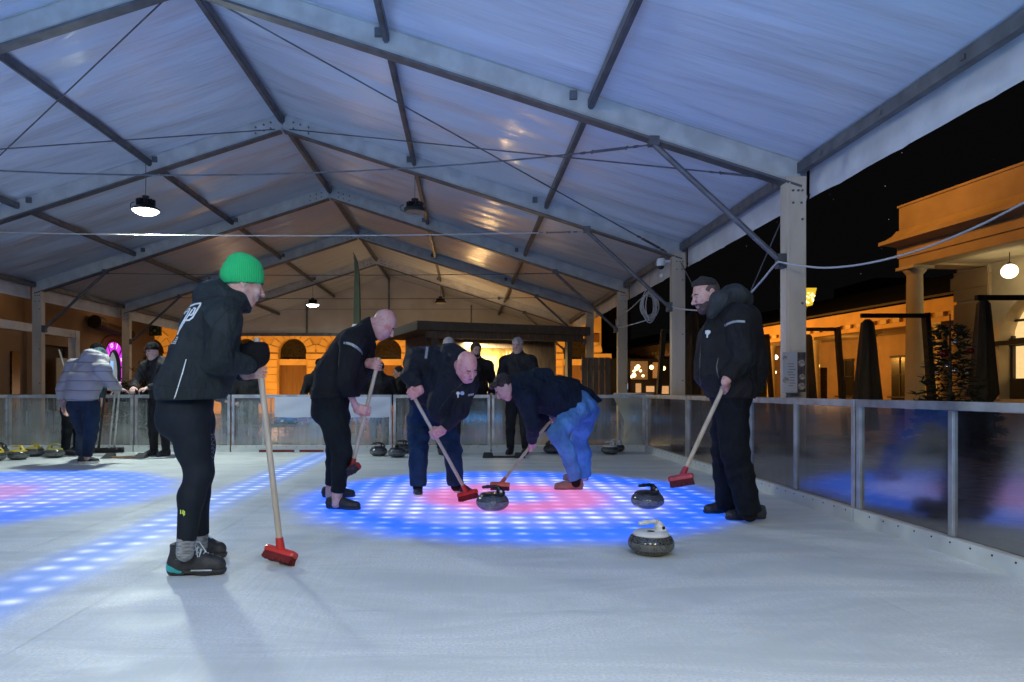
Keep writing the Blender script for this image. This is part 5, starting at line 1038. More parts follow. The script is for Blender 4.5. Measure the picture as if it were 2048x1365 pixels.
# --- back facade, orange lit, arched doorways ---
bx = lambda px: (px - VX) * 34 / F
bk = thing('arcaded_building', 'orange lit stone building with arched doorways seen through the far end of the tent', 'building', (0, 34, -.14))
m = MB(); xs = [110, 205, 300, 395, 490, 585, 680, 775, 870, 965, 1060, 1155, 1250]
for i in range(len(xs) - 1): c = bx((xs[i] + xs[i + 1]) / 2 + (0)); 
for px in range(110, 1240, 95):
    a, b = bx(px - 47.5), bx(px + 47.5); arch_panel(m, a, b, 0, 4.6, bx(px), bx(28) - bx(0), 3.05, 0, .6)
    m.box(a, b, 0, .6, 4.601, 7.5)
m.build('wall', OCH, bk)
for px in range(110, 1240, 95):
    c = bx(px); r = bx(28) - bx(0); f_ = MB(); f_.box(c - r - .02, c + r + .02, .30, .36, .0, 2.42); f_.build('door', DOORM, bk); g_ = MB(); arch_fill(g_, c, r - .01, 3.05, 2.72, .34); g_.build('fanlight', DRK, bk)
    MB().box(c - r - .05, c + r + .05, .12, .42, 2.42, 2.72).build('lintel', OCHT, bk)
    # rusticated bands on the pier to the right, voussoirs round the arch
    p0, p1 = c + r + .06, bx(px + 95) - r - .06; m = MB()
    for j in range(7): m.box(p0, p1, -.07, -.003, .12 + j * .37, .12 + j * .37 + .33)
    m.box(p0 - .06, p1 + .06, -.13, -.003, 2.74, 2.98)
    m.build('pier_blocks', OCHT, bk); m = MB(); nb = 9
    for j in range(nb):
        a0 = math.pi * (j + .06) / nb; a1 = math.pi * (j + .94) / nb; ro = 1.10 if j % 2 else 1.22
        q4 = [(c + rr * math.cos(a_), zz) for a_, rr in ((a0, r + .03), (a1, r + .03), (a1, ro), (a0, ro)) for zz in (3.05 + rr * math.sin(a_),)]
        m.add([(x, y, z) for y in (-.08, -.002) for (x, z) in q4], [(0, 1, 2, 3), (7, 6, 5, 4), (0, 4, 5, 1), (1, 5, 6, 2), (2, 6, 7, 3), (3, 7, 4, 0)])
    m.build('voussoirs', OCHT, bk)
MB().box(bx(60), bx(1240), -.35, -.005, 7.5, 7.9).build('cornice', OCHT, bk)
MB().box(bx(1186) - .45, bx(1186) + .30, -.09, -.004, 3.55, 3.95).build('sign_plate', DOORM, bk)
# --- left building along the left side: local x = world y, local -y = out of the wall towards the rink ---
lb = thing('left_building', 'dim brown stucco building along the left of the tent with a glowing pink arch', 'building', (-11.0, 0, -.14), math.pi / 2)
LST = stucco('brown_stucco', (.27, .19, .13)); RT = stucco('red_trim', (.22, .09, .08))
ly = lambda px: F * 11.0 / (VX - px)
cx = (ly(200) + ly(248)) / 2 ; r = (ly(248) - ly(200)) / 2
m = MB(); arch_panel(m, cx - 1.2, cx + 1.2, 0, 3.4, cx, r + .02, 1.9, 0, .4); m.box(cx + 1.201, 24.2, 0, .4, 0, 3.4); m.box(ly(140), cx - 1.201, 0, .4, 0, 3.4); m.box(8, ly(86), 0, .4, 0, 3.4); m.box(ly(86) + .001, ly(140) - .001, 0, .4, 2.35, 3.4); m.box(8, 24.2, 0, .4, 3.401, 6.6)
m.build('wall', LST, lb); m = MB(); arch_fill(m, cx, r + .3, 1.9, 0, .9); m.build('doorway_back', DRK, lb)
m = MB(); nb = 20
for j in range(nb):
    a0, a1 = math.pi * j / nb, math.pi * (j + 1) / nb; q4 = [(cx + rr * math.cos(a_), 1.9 + rr * math.sin(a_)) for a_, rr in ((a0, r + .03), (a1, r + .03), (a1, r + .26), (a0, r + .26))]
    m.add([(x, y, z) for y in (-.06, .0) for (x, z) in q4], [(0, 1, 2, 3), (7, 6, 5, 4), (2, 6, 7, 3), (0, 4, 5, 1)])
m.build('arch_trim', RT, lb)
MB().box(8, 24.2, -.25, -.003, 6.3, 6.6).build('cornice', RT, lb)
for px in (28,): MB().box(ly(20), ly(36), -.05, -.003, 0, 2.1).build('window', DRK, lb)
MB().box(ly(48), ly(60), -.08, -.003, 0, .0 + 3.4).build('pilaster', LST, lb)
m = MB().box(ly(86) + .02, ly(140) - .02, .15, .2, 0, 2.34); dr = m.build('door', DWOOD, lb)
WND = lit('window_glow', (1, .72, .42), .55)
for z in (1.05, 1.62): MB().box(ly(88), ly(94), .13, .149, z, z + .42).build('pane', WND, dr)
m = MB().box(ly(106), ly(128), -.11, -.08, .55, 2.02); po = tag(m.build('poster_board', mat('pale_poster', (.42, .47, .48), .5, 0, .08, 3), None), 'tall pale blank poster board by the dark door left of the grey puffer jacket', 'poster'); po.matrix_world = lb.matrix_world; po.location = lb.location; po.rotation_euler = lb.rotation_euler
o = thing('awning', 'dark rolled awning fixed high on the brown wall left of the pink arch', 'awning', (-10.8, 21.0, 2.94)); MB().tube([(0, -1.1, .08), (0, -.75, .06)], .20, 14).build('end_cap', DWOOD, o); MB().tube([(0, -.74, 0), (0, 1.1, -.12)], .13, 12).build('roller', DWOOD, o); MB().tube([(-.2, 0, 0), (0, 0, 0)], .03, 6).build('bracket', DWOOD, o)
# glowing arch sign
sg_ = thing('arch_sign', 'glowing magenta oval sign with white letters in the doorway of the brown building', 'sign', (-11.0, cx, 1.55), math.pi / 2)
t = NT('magenta_light'); e_ = t.n('ShaderNodeEmission'); t.set(e_.inputs[0], t.mix(t.ramp(t.noise(t.obj(), 2.5, 2), .35, .65), (.55, .02, .62), (.80, .07, .85))); e_.inputs[1].default_value = 1.0; MAG = t.done(e_.outputs[0])
WLT = lit('white_letter_light', (1, .85, 1), 1.3); FRM = DARKM
def seg(m, a0, a1, rx0, rz0, rx1, rz1, y0, y1, k=8):
    vs = []; fs = []
    for i in range(k + 1):
        a = a0 + (a1 - a0) * i / k
        for (rx, rz_) in ((rx0, rz0), (rx1, rz1)):
            for y in (y0, y1): vs.append((rx * math.cos(a), y, rz_ * math.sin(a)))
    for i in range(k): b = i * 4; c = b + 4; fs += [(b, b + 2, c + 2, c), (b + 1, c + 1, c + 3, b + 3), (b, c, c + 1, b + 1), (b + 2, b + 3, c + 3, c + 2)]
    m.add(vs, fs)
cells = [(-40, -12, ''), (-12, 14, 'b'), (14, 48, 'a'), (48, 88, 'l'), (88, 124, 'o'), (124, 158, 'c'), (158, 186, ''), (186, 214, '')]
for a0, a1, ch in cells:
    m = MB(); seg(m, math.radians(a0 + 1.8), math.radians(a1 - 1.8), .41, .73, .69, 1.03, -.05, .05); pn = m.build('light_panel', MAG, sg_)
    if ch:
        am = math.radians((a0 + a1) / 2); cxx, czz = .55 * math.cos(am), .88 * math.sin(am); ta = am - math.pi / 2
        ps = text_polys(ch, 0, 0, .30, 0); m = MB()
        for po_ in ps:
            pts = [((x - .075) , (-y - .07)) for (x, y) in po_]; pts = [(cxx + x * math.cos(ta) - z * math.sin(ta), -.056, czz + x * math.sin(ta) + z * math.cos(ta)) for (x, z) in pts]; m.add(pts, [tuple(range(len(pts)))])
        m.build('letter', WLT, pn)
m = MB(); seg(m, math.radians(-60), math.radians(240), .375, .69, .41, .73, -.07, .06, 30); seg(m, math.radians(-60), math.radians(240), .69, 1.03, .725, 1.065, -.07, .06, 30)
for a0, a1, ch in cells[1:]:
    a = math.radians(a0); seg(m, a - .03, a + .03, .40, .72, .70, 1.04, -.065, .055, 2)
m.build('frame', FRM, sg_); m = MB(); vs = [(.375 * math.cos(a), .04, .69 * math.sin(a)) for a in [i * math.tau / 28 for i in range(28)]]; m.add(vs, [tuple(range(28))]); m.build('glass', lit('pale_glow', (.62, .74, .85), .28), sg_)
MB().box(-.30, .06, .0, .02, -.30, .38).build('screen', lit('blue_screen', (.25, .55, 1.0), .95), sg_)
# white porch frame
o = thing('porch_frame', 'white square porch frame of beam and post before the brown wall at the left', 'frame', (-9.5, 16.5, -.14))
MB().box(-.07, .07, -5.5, 0, 2.42, 2.60).build('beam', WHITE, o); MB().box(-.09, .09, -.001 + .001, .18, 0, 2.60).build('post', WHITE, o); MB().box(-.09, .09, -5.7, -5.501, 0, 2.60).build('post', WHITE, o)
# --- arcade on the right, running away ---
ra = math.atan2(-1, .125); ar = thing('long_arcade', 'long orange lit arcade building with columns running away on the right', 'building', (17.8, 29, -.14), ra)
ORS = stucco('orange_stucco', (.55, .34, .14)); m = MB()
m.box(-44, 8, -.28, .34, 3.75, 4.10); m.box(-44, 8, -.36, .34, 4.101, 4.62); m.build('entablature', ORS, ar)
s_ = -40
while s_ < 8: MB().box(s_, s_ + .34, -.44, -.362, 3.92, 4.09).build('dentil', OCHT, ar); s_ += .72
m = MB(); m.add([(-44, -.75, 4.63), (8, -.75, 4.63), (8, 5, 6.4), (-44, 5, 6.4), (-44, -.75, 4.72), (8, -.75, 4.72), (8, 5, 6.55), (-44, 5, 6.55)], [(0, 3, 2, 1), (4, 5, 6, 7), (0, 1, 5, 4), (2, 3, 7, 6), (1, 2, 6, 5), (3, 0, 4, 7)]); m.build('roof', ROOFM, ar)
for i in range(13):
    s_ = 3.0 - 3.8 * i + .8 * 0
    MB().lathe([(.30, 0), (.30, .12), (.24, .16), (.215, 1.6), (.19, 3.4), (.21, 3.45), (.27, 3.55), (.27, 3.60)], 18, (s_, 0, 0)).build('column', CREAM, ar, smooth=True); MB().box(s_ - .3, s_ + .3, -.3, .3, 3.6, 3.749).build('capital', CREAM, ar)
m = MB(); m.box(-44, 8, 3.0, 3.3, 0, 4.6); m.build('back_wall', stucco('brown_plaster', (.34, .23, .14)), ar); MB().box(-44, 8, .35, 2.99, 3.8, 3.9).build('ceiling', CREAM, ar)
for i in range(11):
    s_ = 1.2 - 3.8 * i; w_ = MB().box(s_ - .55, s_ + .55, 2.9, 2.999, .9 if i % 2 == 0 else .0, 2.7).build('window', DRK, ar); m = MB(); m.box(s_ - .62, s_ + .62, 2.86, 2.899, 2.7, 2.8); m.box(s_ - .03, s_ + .03, 2.87, 2.898, .9, 2.7); m.box(s_ - .55, s_ + .55, 2.87, 2.898, 1.85, 1.9); m.box(s_ - .7, s_ + .7, 2.8, 2.899, .8, .88); m.build('window_frame', DWOOD, w_)
def globe(name, label, loc, r, s, col, drop=.5, group=None, power=0):
    o = thing(name, label, 'lamp', loc, group=group); n = 10
    MB().lathe([(max(.002, r * math.sin(math.pi * i / n)), r * math.cos(math.pi * i / n)) for i in range(n + 1)], 16).build('globe', lit('globe_glow', col, s), o, smooth=2)
    if drop: MB().tube([(0, 0, r * .9), (0, 0, r * 1.2)], r * .3, 8).build('cap', DWOOD, o); MB().tube([(0, 0, r), (0, 0, r + drop)], .008, 6).build('stem', DWOOD, o)
    if power: l = lamp('globe_light', 'POINT', Vector(loc) - Vector((0, 0, 0)), power, col, shadow_soft_size=r * 1.05); 
    return o
globe('hanging_globe', 'round glowing globe lamp under the arcade between the umbrella frame and the right post', P(1551, 715, 37.5), .13, 6, (1, .85, .6))
globe('hanging_globe', 'small glowing lamp under the round globe beside the right tent post', P(1550, 745, 41), .09, 5, (1, .7, .35))
bulbs = [(1273, 737), (1268, 743), (1281, 742), (1268, 751), (1286, 752), (1263, 754), (1303, 735), (1321, 748), (1320, 745), (1327, 737), (1252, 745), (1259, 753), (1276, 734)]
gm_ = lit('market_bulb', (1, .62, .25), 5)
bl_ = ['leftmost', 'large upper', 'upper right', 'lower left', 'lower', 'far left', 'isolated', 'rightmost', 'right', 'top right', 'dim left', 'dim lower left', 'topmost']
for i, (x, y) in enumerate(bulbs):
    r_ = .10 if i % 3 else .16; o = thing('market_bulb', bl_[i] + ' warm bulb in the cluster glowing under the far arcade', 'bulb', P(x, y, 50), group='warm bulbs under the far arcade'); MB().lathe([(max(.002, r_ * math.sin(math.pi * i_ / 6)), r_ * math.cos(math.pi * i_ / 6)) for i_ in range(7)], 10).build('globe', gm_, o, smooth=2)
ms = thing('market_stall', 'warm lit market stall with bright counters under the far arcade', 'market stall', P(1285, 782, 52) - Vector((0, 0, 1.14)))
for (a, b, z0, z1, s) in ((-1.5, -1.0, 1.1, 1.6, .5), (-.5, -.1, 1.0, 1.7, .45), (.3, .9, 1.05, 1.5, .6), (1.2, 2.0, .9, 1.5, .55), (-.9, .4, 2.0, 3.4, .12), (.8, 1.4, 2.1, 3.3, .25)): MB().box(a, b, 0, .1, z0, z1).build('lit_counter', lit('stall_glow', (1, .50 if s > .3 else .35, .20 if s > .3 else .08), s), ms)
MB().box(-3, 3, .2, .4, 0, 3.6).build('back', DWOOD, ms); MB().box(-2.2, 2.2, -.3, .0, .0, .85).build('counter', DWOOD, ms)
MB().box(-.16, .16, -.05, .05, 0, 2.0)
sb = thing('kiosk_terminal', 'brown standing box with a small pale blue screen left of the warm bulbs', 'terminal', P(1250, 782, 26) - Vector((0, 0, 1.14))); MB().box(-.20, .20, -.1, .2, 0, 1.75).build('case', DOORM, sb, bevel=.02); MB().box(-.08, .08, -.115, -.101, 1.2, 1.42).build('screen', lit('pale_screen', (.45, .6, 1), .9), sb)
sl = thing('lit_doorway', 'narrow bright doorway with a small lamp above, beneath the arcade right of the post', 'doorway', P(1634, 760, 33.5)); MB().box(-.05, .05, -.1, 0, -.35, .40).build('light_strip', lit('strip_glow', (1, .86, .5), 1.6), sl); MB().box(-.08, .08, -.12, 0, .62, .74).build('lamp_head', lit('lamp_yellow', (1, .75, .15), 1.2), sl); MB().box(-.5, .5, .0, .05, -1.6, .6).build('door', DRK, sl)
# --- corner portico on the right, near ---
pr_ = thing('corner_portico', 'ochre portico corner with a round column, deep cornice and arched window, at the right edge', 'building', (10.3, 16.2, -.14), ra)
POR = stucco('portico_stucco', (.50, .36, .20)); PIV = stucco('portico_cream', (.62, .52, .36))
def shell(name, prof, m_, y1=2.4, s1=9):      # horizontal moulding round the corner: prof = list of (out, z)
    m = MB(); k = len(prof); vs = []
    for (o_, z) in prof: vs += [(s1, -o_, z), (-o_, -o_, z), (-o_, y1, z)]
    fs = []
    for i in range(k - 1): a = i * 3; b = a + 3; fs += [(a, b, b + 1, a + 1), (a + 1, b + 1, b + 2, a + 2)]
    m.add(vs, fs); return m.build(name, m_, pr_)
shell('architrave', [(-.45, 4.05), (0, 4.05), (0, 4.26), (.03, 4.27), (.03, 4.52)], POR)
shell('cornice', [(.03, 4.521), (.08, 4.55), (.22, 4.60), (.30, 4.62), (.30, 4.70), (.20, 4.74), (.10, 4.82), (.04, 4.92)], POR)
shell('attic', [(.0, 4.90), (.0, 5.46), (.03, 5.47), (.03, 5.52), (-1.5, 5.6)], POR)
MB().box(.46, 9, .46, 1.95, 4.12, 4.2).build('ceiling', PIV, pr_); m = MB(); m.box(.0, .45, .46, 1.95, 4.06, 4.5); m.build('end_beam', POR, pr_)
for s_ in (.22, 4.4, 8.5): MB().lathe([(.26, 0), (.26, .1), (.20, .16), (.195, 1.5), (.165, 3.85), (.18, 3.87), (.24, 3.95), (.24, 3.98)], 24, (s_, .22, 0)).build('column', PIV, pr_, smooth=True); MB().box(s_ - .27, s_ + .27, -.05, .49, 3.981, 4.049).build('capital', PIV, pr_)
m = MB(); arch_panel(m, .5, 3.5, 0, 4.119, 1.74, 1.0, 2.30, 1.95, 2.45, .95); m.box(3.501, 9, 1.95, 2.45, 0, 4.119); m.box(-.35, .499, 1.85, 2.45, 0, 4.119); m.build('wall', PIV, pr_); m = MB()
for j in range(5): m.box(-.40, .54, 1.80, 1.849, .2 + j * .78, .2 + j * .78 + .70)
m.box(-.45, .6, 1.76, 1.86, 3.6, 3.9); m.build('pier_blocks', POR, pr_)
m = MB(); seg_ = 16
for j in range(seg_):
    a0, a1 = math.pi * j / seg_, math.pi * (j + 1) / seg_; q4 = [(1.74 + rr * math.cos(a_), 2.30 + rr * math.sin(a_)) for a_, rr in ((a0, 1.0), (a1, 1.0), (a1, 1.17), (a0, 1.17))]
    m.add([(x, y, z) for y in (1.90, 1.949) for (x, z) in q4], [(0, 1, 2, 3), (7, 6, 5, 4), (2, 6, 7, 3), (0, 4, 5, 1)])
for x in (.57, 2.74): m.box(x, x + .17, 1.90, 1.949, .95, 2.30)
m.build('arch_moulding', PIV, pr_)
wn = MB(); arch_fill(wn, 1.74, 1.0, 2.30, .95, 2.30); wn = wn.build('window', lit('amber_window', (1, .66, .27), .85), pr_)
m = MB(); m.box(.74, 2.74, 2.16, 2.27, 2.16, 2.34); m.box(.58, 2.90, 1.86, 2.0, 2.18, 2.28)
for x in (.74, 1.19, 1.71, 2.24, 2.68): m.box(x, x + .06, 2.2, 2.28, .95, 3.2 if 1.0 < x < 2.5 else 2.4)
m.box(.79, 2.69, 2.2, 2.28, 2.72, 2.77); m.box(.74, 2.74, 2.18, 2.28, .95, 1.42); m.build('window_frame', DWOOD, wn)
globe('hanging_globe', 'large glowing round globe lamp hanging in the portico by the right edge', P(2019, 543, 14.7), .155, 4.0, (1, .84, .50), .45, None, 120)
# dark distant buildings and trees of the skyline
def far_block(px0, px1, py, D, label, roof=True, win=()):
    a, b = P(px0, py, D), P(px1, py, D); h = a.z + .14; o = thing('distant_building', label, 'building', ((a.x + b.x) / 2, D, -.14), group='dark distant buildings'); hw_ = (b.x - a.x) / 2
    MB().box(-hw_, hw_, 0, 8, 0, h).build('wall', mat('far_wall', (.06, .05, .045), .9), o)
    if roof: m = MB(); m.add([(-hw_ - .3, -.4, h), (hw_ + .3, -.4, h), (hw_ + .3, 8.4, h), (-hw_ - .3, 8.4, h), (-hw_ + hw_ * .3, 4, h + hw_ * .22), (hw_ - hw_ * .3, 4, h + hw_ * .22)], [(0, 1, 5, 4), (1, 2, 5), (2, 3, 4, 5), (3, 0, 4), (0, 3, 2, 1)]); m.build('roof', ROOFM, o)
    for (x, z, s) in win: MB().box(x - .5, x + .5, -.05, -.002, z, z + 1.4).build('window', lit('far_window', (1, .8, .5), s), o)
far_block(1215, 1262, 610, 62, 'dark tower like building rising beyond the second and third right posts', True, ((.3, 9.8, .03),))
far_block(1480, 1600, 640, 95, 'low dark building beyond the arcade, left of the nearest right post', True)
far_block(1752, 1935, 556, 70, 'dark building with faint windows behind the portico column', False, ((-1, 9.2, .02), (1.5, 9.2, .016), (3.4, 9.4, .02)))
globe('street_light', 'small white street light glowing in the dark behind the bearded man', P(1541, 636, 60), .12, 12, (.85, .95, 1), 0)
# --- lantern post ---
o = thing('lantern_post', 'street lantern wrapped in yellow fairy lights behind the nearest right post', 'street lamp', P(1611, 782, 22) - Vector((0, 0, 1.14)))
MB().tube([(-.05, 0, 0), (-.05, 0, 3.72)], [.10, .06], 12).build('post', DWOOD, o); MB().tube([(-.04, 0, 3.72), (-.02, 0, 3.86)], [.05, .09], 12).build('collar', CREAM, o)
m = MB(); m.add([(-.15, -.15, 3.88), (.15, -.15, 3.88), (.15, .15, 3.88), (-.15, .15, 3.88), (-.24, -.24, 4.42), (.24, -.24, 4.42), (.24, .24, 4.42), (-.24, .24, 4.42)], [(3, 2, 1, 0), (4, 5, 6, 7), (0, 1, 5, 4), (1, 2, 6, 5), (2, 3, 7, 6), (3, 0, 4, 7)])
m.build('lantern', lit('lantern_glow', (.95, .60, .02), .75), o); random.seed(9); m = MB()
for i in range(20): z = random.uniform(3.95, 4.38); r_ = .17 + (z - 3.88) * .13; x = random.uniform(-r_, r_); m.lathe([(.002, -.022), (.022, 0), (.002, .022)], 8, (x, -r_ - .02, z))
m.build('fairy_lights', lit('fairy_glow', (1, .85, .35), 4), o)
# --- closed cantilever umbrellas ---
CANV = mat('umbrella_canvas', (.085, .062, .045), .85, 0, .25, 3, .5, 7, .05, stretch=(4, 4, .4))
def umbrella(px, D, ztop, pxpost, zarm, label, wpx=30, zb=.55):
    x = (px - VX) * D / F; xp = (pxpost - VX) * D / F; o = thing('closed_umbrella', label, 'umbrella', (x, D, -.14), group='closed cantilever umbrellas'); dx = xp - x; w_ = wpx * D / F / 2; sg = 1 if dx > 0 else -1
    m = MB(); n = 16; prof = [(.035, ztop + .02), (w_ * .45, ztop - .05), (w_ * .62, ztop - .5), (w_ * .8, ztop - 1.0), (w_ * 1.0, max(zb + .1, ztop - 1.5)), (w_ * .62, max(zb, ztop - 1.62)), (w_ * .7, zb), (w_ * .85, zb - .3)]
    for (r_, z) in prof: m.v += [(r_ * math.cos(a) * (1 + .22 * (k % 2)), r_ * math.sin(a) * (1 + .22 * (k % 2)), z + .14) for k, a in enumerate([k * math.tau / n for k in range(n)])]
    for j in range(len(prof) - 1):
        for k in range(n): m.f.append((j * n + k, j * n + (k + 1) % n, j * n + n + (k + 1) % n, j * n + n + k))
    m.f.append(tuple(range(n))[::-1]); m.f = [f[::-1] for f in m.f]; m.mi = [0] * len(m.f); m.build('canopy', CANV, o, smooth=True)
    MB().beam((-.12 * sg, 0, zarm + .14), (dx, 0, zarm + .14), .07, .08).build('arm', DWOOD, o); MB().beam((dx + sg * .03, 0, zarm + .19), (dx + sg * .22, 0, 0), .09, .14, up=(0, 1, 0)).build('post', DWOOD, o); MB().box(dx - .5, dx + .5, -.5, .5, 0, .08).build('base', DWOOD, o)
umbrella(1735, 13, 2.34, 1848, 2.43, 'closed umbrella hanging from a dark frame in front of the arcade, right of nearest post', 44)
umbrella(1967, 11, 2.45, 2085, 2.50, 'closed umbrella in front of the arched window by the right edge', 44)
umbrella(1617, 16, 2.3, 1672, 2.44, 'closed umbrella mostly hidden behind the nearest right post', 26)
umbrella(1385, 15, 2.72, 1330, 2.30, 'tall closed umbrella right of the second post, behind the bearded man', 40)
umbrella(1500, 18, 2.30, 1531, 2.44, 'closed umbrella hidden behind the bearded man with its dark frame showing', 22)
# --- christmas tree, hedges ---
def foliage(n, fn, size, name, m_, parent=None, loc=None):
    vs = []; fs = []
    for i in range(n):
        p, d = fn(); d = Vector(d).normalized(); u = d.cross(Vector((random.uniform(-1, 1), random.uniform(-1, 1), random.uniform(-1, 1)))).normalized(); L = size * random.uniform(.6, 1.4); w_ = L * .16; p = Vector(p); b = len(vs)
        vs += [p - u * w_, p + u * w_, p + d * L + u * w_ * .2, p + d * L - u * w_ * .2]; fs.append((b, b + 1, b + 2, b + 3))
    mb = MB(); mb.add(vs, fs); return mb.build(name, m_, parent, loc=loc)
NEED = mat('fir_needles', (.020, .028, .015), .8, 0, .5, 6)
xt = thing('christmas_tree', 'small dark christmas tree with baubles behind the right barrier', 'tree', ((1900 - VX) * 9 / F, 9.0, -.14)); random.seed(21)
MB().tube([(0, 0, 0), (0, 0, 2.15)], [.05, .008], 8).build('trunk', DWOOD, xt)
brs = [];
for i in range(96):
    z = .30 + 1.72 * (i / 96) ** .9; a = i * 2.4; L = (.56 * (1 - (z / 2.2)) ** .8 + .06) * random.uniform(.75, 1.15); brs.append((z, a, L))
m = MB()
for (z, a, L) in brs[:66]: m.tube([(0, 0, z), (L * .5 * math.cos(a), L * .5 * math.sin(a), z + .03 * L), (L * math.cos(a), L * math.sin(a), z - .10 * L)], [.008, .005, .002], 4)
m.build('branches', DWOOD, xt)
def needle():
    z, a, L = random.choice(brs) if random.random() < .14 else random.choice(brs[:36]); t_ = random.uniform(.1, 1) ** .7; p = Vector((L * t_ * math.cos(a), L * t_ * math.sin(a), z - .10 * L * t_ * t_)); d = Vector((math.cos(a + random.uniform(-1.1, 1.1)), math.sin(a + random.uniform(-1.1, 1.1)), random.uniform(-.5, .6))); return p + Vector([random.uniform(-.02, .02) for _ in range(3)]), d
foliage(9500, needle, .085, 'crown', NEED, xt)
BR = mat('red_bauble', (.25, .03, .04), .12, .7, .05); BS = mat('silver_bauble', (.7, .7, .72), .1, .9, .03)
for (px, py, mt, lb_, r_) in ((1888, 707, BR, 'large red bauble on the left of the christmas tree', .052), (1942, 702, BR, 'dark red bauble on the right of the christmas tree', .04), (1911, 685, BS, 'silver bauble highest on the christmas tree', .034), (1893, 733, BS, 'small silver bauble below the large red bauble', .022), (1910, 742, BS, 'silver bauble in the middle of the christmas tree', .034), (1934, 747, BS, 'silver bauble low on the right of the christmas tree', .024), (1874, 747, BS, 'silver bauble low on the left of the christmas tree', .022)):
    o = thing('bauble', lb_, 'bauble', P(px, py, 8.62), group='baubles on the christmas tree'); MB().lathe([(max(.001, r_ * math.sin(math.pi * i / 10)), r_ * math.cos(math.pi * i / 10)) for i in range(11)], 16).build('ball', mt, o, smooth=2); MB().lathe([(r_ * .25, r_ * .95), (r_ * .25, r_ * 1.15)], 8).build('cap', GOLD, o)
LEAF = mat('hedge_leaf', (.018, .026, .014), .7, 0, .5, 9)
def hedge(px0, px1, py, D, label, n=3500, dep=.5):
    a, b = P(px0, py, D), P(px1, py, D); cxm = (a.x + b.x) / 2; hw_ = (b.x - a.x) / 2; o = thing('shrub', label, 'shrub', (cxm, D, -.14)); h = a.z + .14
    MB().box(-hw_ * .95, hw_ * .95, -.2, .2, 0, .35).build('planter', DWOOD, o); m = MB()
    for i in range(7): m.tube([(-hw_ * .8 + hw_ * 1.6 * i / 6, 0, .3), (-hw_ * .8 + hw_ * 1.6 * i / 6 + .03, 0, h * .8)], .012, 5)
    m.build('stems', DWOOD, o)
    def fn():
        for _ in range(20):
            x = random.uniform(-hw_, hw_); z = random.uniform(.3, h * (1.0 + .12 * math.sin(x * 7))); y = random.uniform(-dep, dep)
            if mnoise.noise(Vector((x * 3, y * 3, z * 3))) > -.15 and (z < h * .85 or random.random() < .5): break
        return (x, y, z), (random.uniform(-1, 1), random.uniform(-1, 1), random.uniform(-.3, 1))
    foliage(n, fn, .07, 'foliage', LEAF, o); return o
hedge(238, 300, 752, 14, 'dark shrub in a planter beyond the far barrier below the pink arch')
hedge(286, 304, 715, 14.6, 'taller dark shrub beside the person in the black knit hat', 1500, .3)
# --- kiosk ---
kz = math.atan2(1.5, 3.98); ks = thing('kiosk', 'dark flat roofed wooden kiosk with a yellow lit shutter behind the far barrier', 'kiosk', (-1.05, 15.5, -.14), kz)
KM = mat('kiosk_timber', (.13, .105, .09), .7, 0, .25, 3, .2, 20, stretch=(6, 6, 1)); KG = mat('kiosk_roof', (.10, .09, .082), .6, 0, .15)
MB().box(-.05, 4.45, -.05, 3.2, 2.52, 2.73).build('roof', KG, ks, bevel=.01); m = MB(); m.box(.2, 4.3, .05, .17, 2.36, 2.519); m.build('fascia', KM, ks)
m = MB(); m.box(.5, 1.62, 1.0, 1.12, 0, 2.5); m.box(3.02, 4.0, 1.0, 1.12, 0, 2.5); m.box(1.62, 3.02, 1.0, 1.12, 2.22, 2.5); m.box(1.62, 3.02, 1.0, 1.12, 0, .98); m.box(.5, 4.0, 2.8, 2.9, 0, 2.5); m.box(.5, .6, 1.13, 2.79, 0, 2.5); m.box(3.9, 4.0, 1.13, 2.79, 0, 2.5); m.build('wall', KM, ks)
for x in (.35, 3.86): MB().box(x, x + .13, .06, .19, 0, 2.36).build('post', KG, ks)
YW = mat('yellow_interior', (.62, .50, .24), .6); m = MB(); m.box(.62, 3.88, 2.6, 2.7, .02, 2.45); m.build('interior_wall', YW, ks)
t = NT('shutter_metal'); wv = t.n('ShaderNodeTexWave', wave_type='BANDS', bands_direction='Z'); t.set(wv.inputs['Vector'], t.obj()); wv.inputs['Scale'].default_value = 7; SHT = t.done(t.pbr(Base_Color=t.mix(wv.outputs['Fac'], (.30, .28, .20), (.60, .56, .42)), Roughness=.45, Normal=t.bump(wv.outputs['Fac'], .6, .02)))
MB().box(1.66, 2.50, 1.30, 1.33, 1.0, 2.05).build('shutter', SHT, ks); MB().box(1.6, 3.04, .75, .999, .94, .99).build('counter', KG, ks)
m = MB(); random.seed(4)
for i in range(4): m.tube(spline([(2.72 + .1 * i, 1.2, 2.15), (2.68 + .1 * i + .03, 1.2, 1.9), (2.76 + .09 * i, 1.2, 1.6), (2.70 + .1 * i, 1.2, 1.35)], 5), .012, 5)
m.build('rope_light', lit('rope_glow', (1, .75, .35), 1.6), ks)
_c = math.cos(kz); _s = math.sin(kz); kl = lambda x, y, z: Vector((-1.05 + x * _c - y * _s, 15.5 + x * _s + y * _c, z - .14))
lamp('kiosk_light', 'AREA', kl(2.3, 1.75, 2.4), 220, (1, .66, .25), shape='RECTANGLE', size=1.8, size_y=.5)
lamp('kiosk_light', 'AREA', kl(2.1, .75, 2.34), 110, (1, .72, .35), shape='RECTANGLE', size=1.3, size_y=.15)
o = thing('food_tray', 'pale trays on the kiosk counter between the two men in black', 'tray', kl(1.85, .85, 1.0)); MB().lathe([(.10, 0), (.16, .05), (.15, .05), (.09, .01)], 16).build('dish', WHITE, o); MB().lathe([(.08, .02), (.12, .06), (.05, .09), (.01, .1)], 12).build('food', DISH, o)
o = thing('fence_panel', 'dark wooden fence panel right of the kiosk', 'fence', P(1192, 782, 15.2) + Vector((0, 0, -1.14))); m = MB()
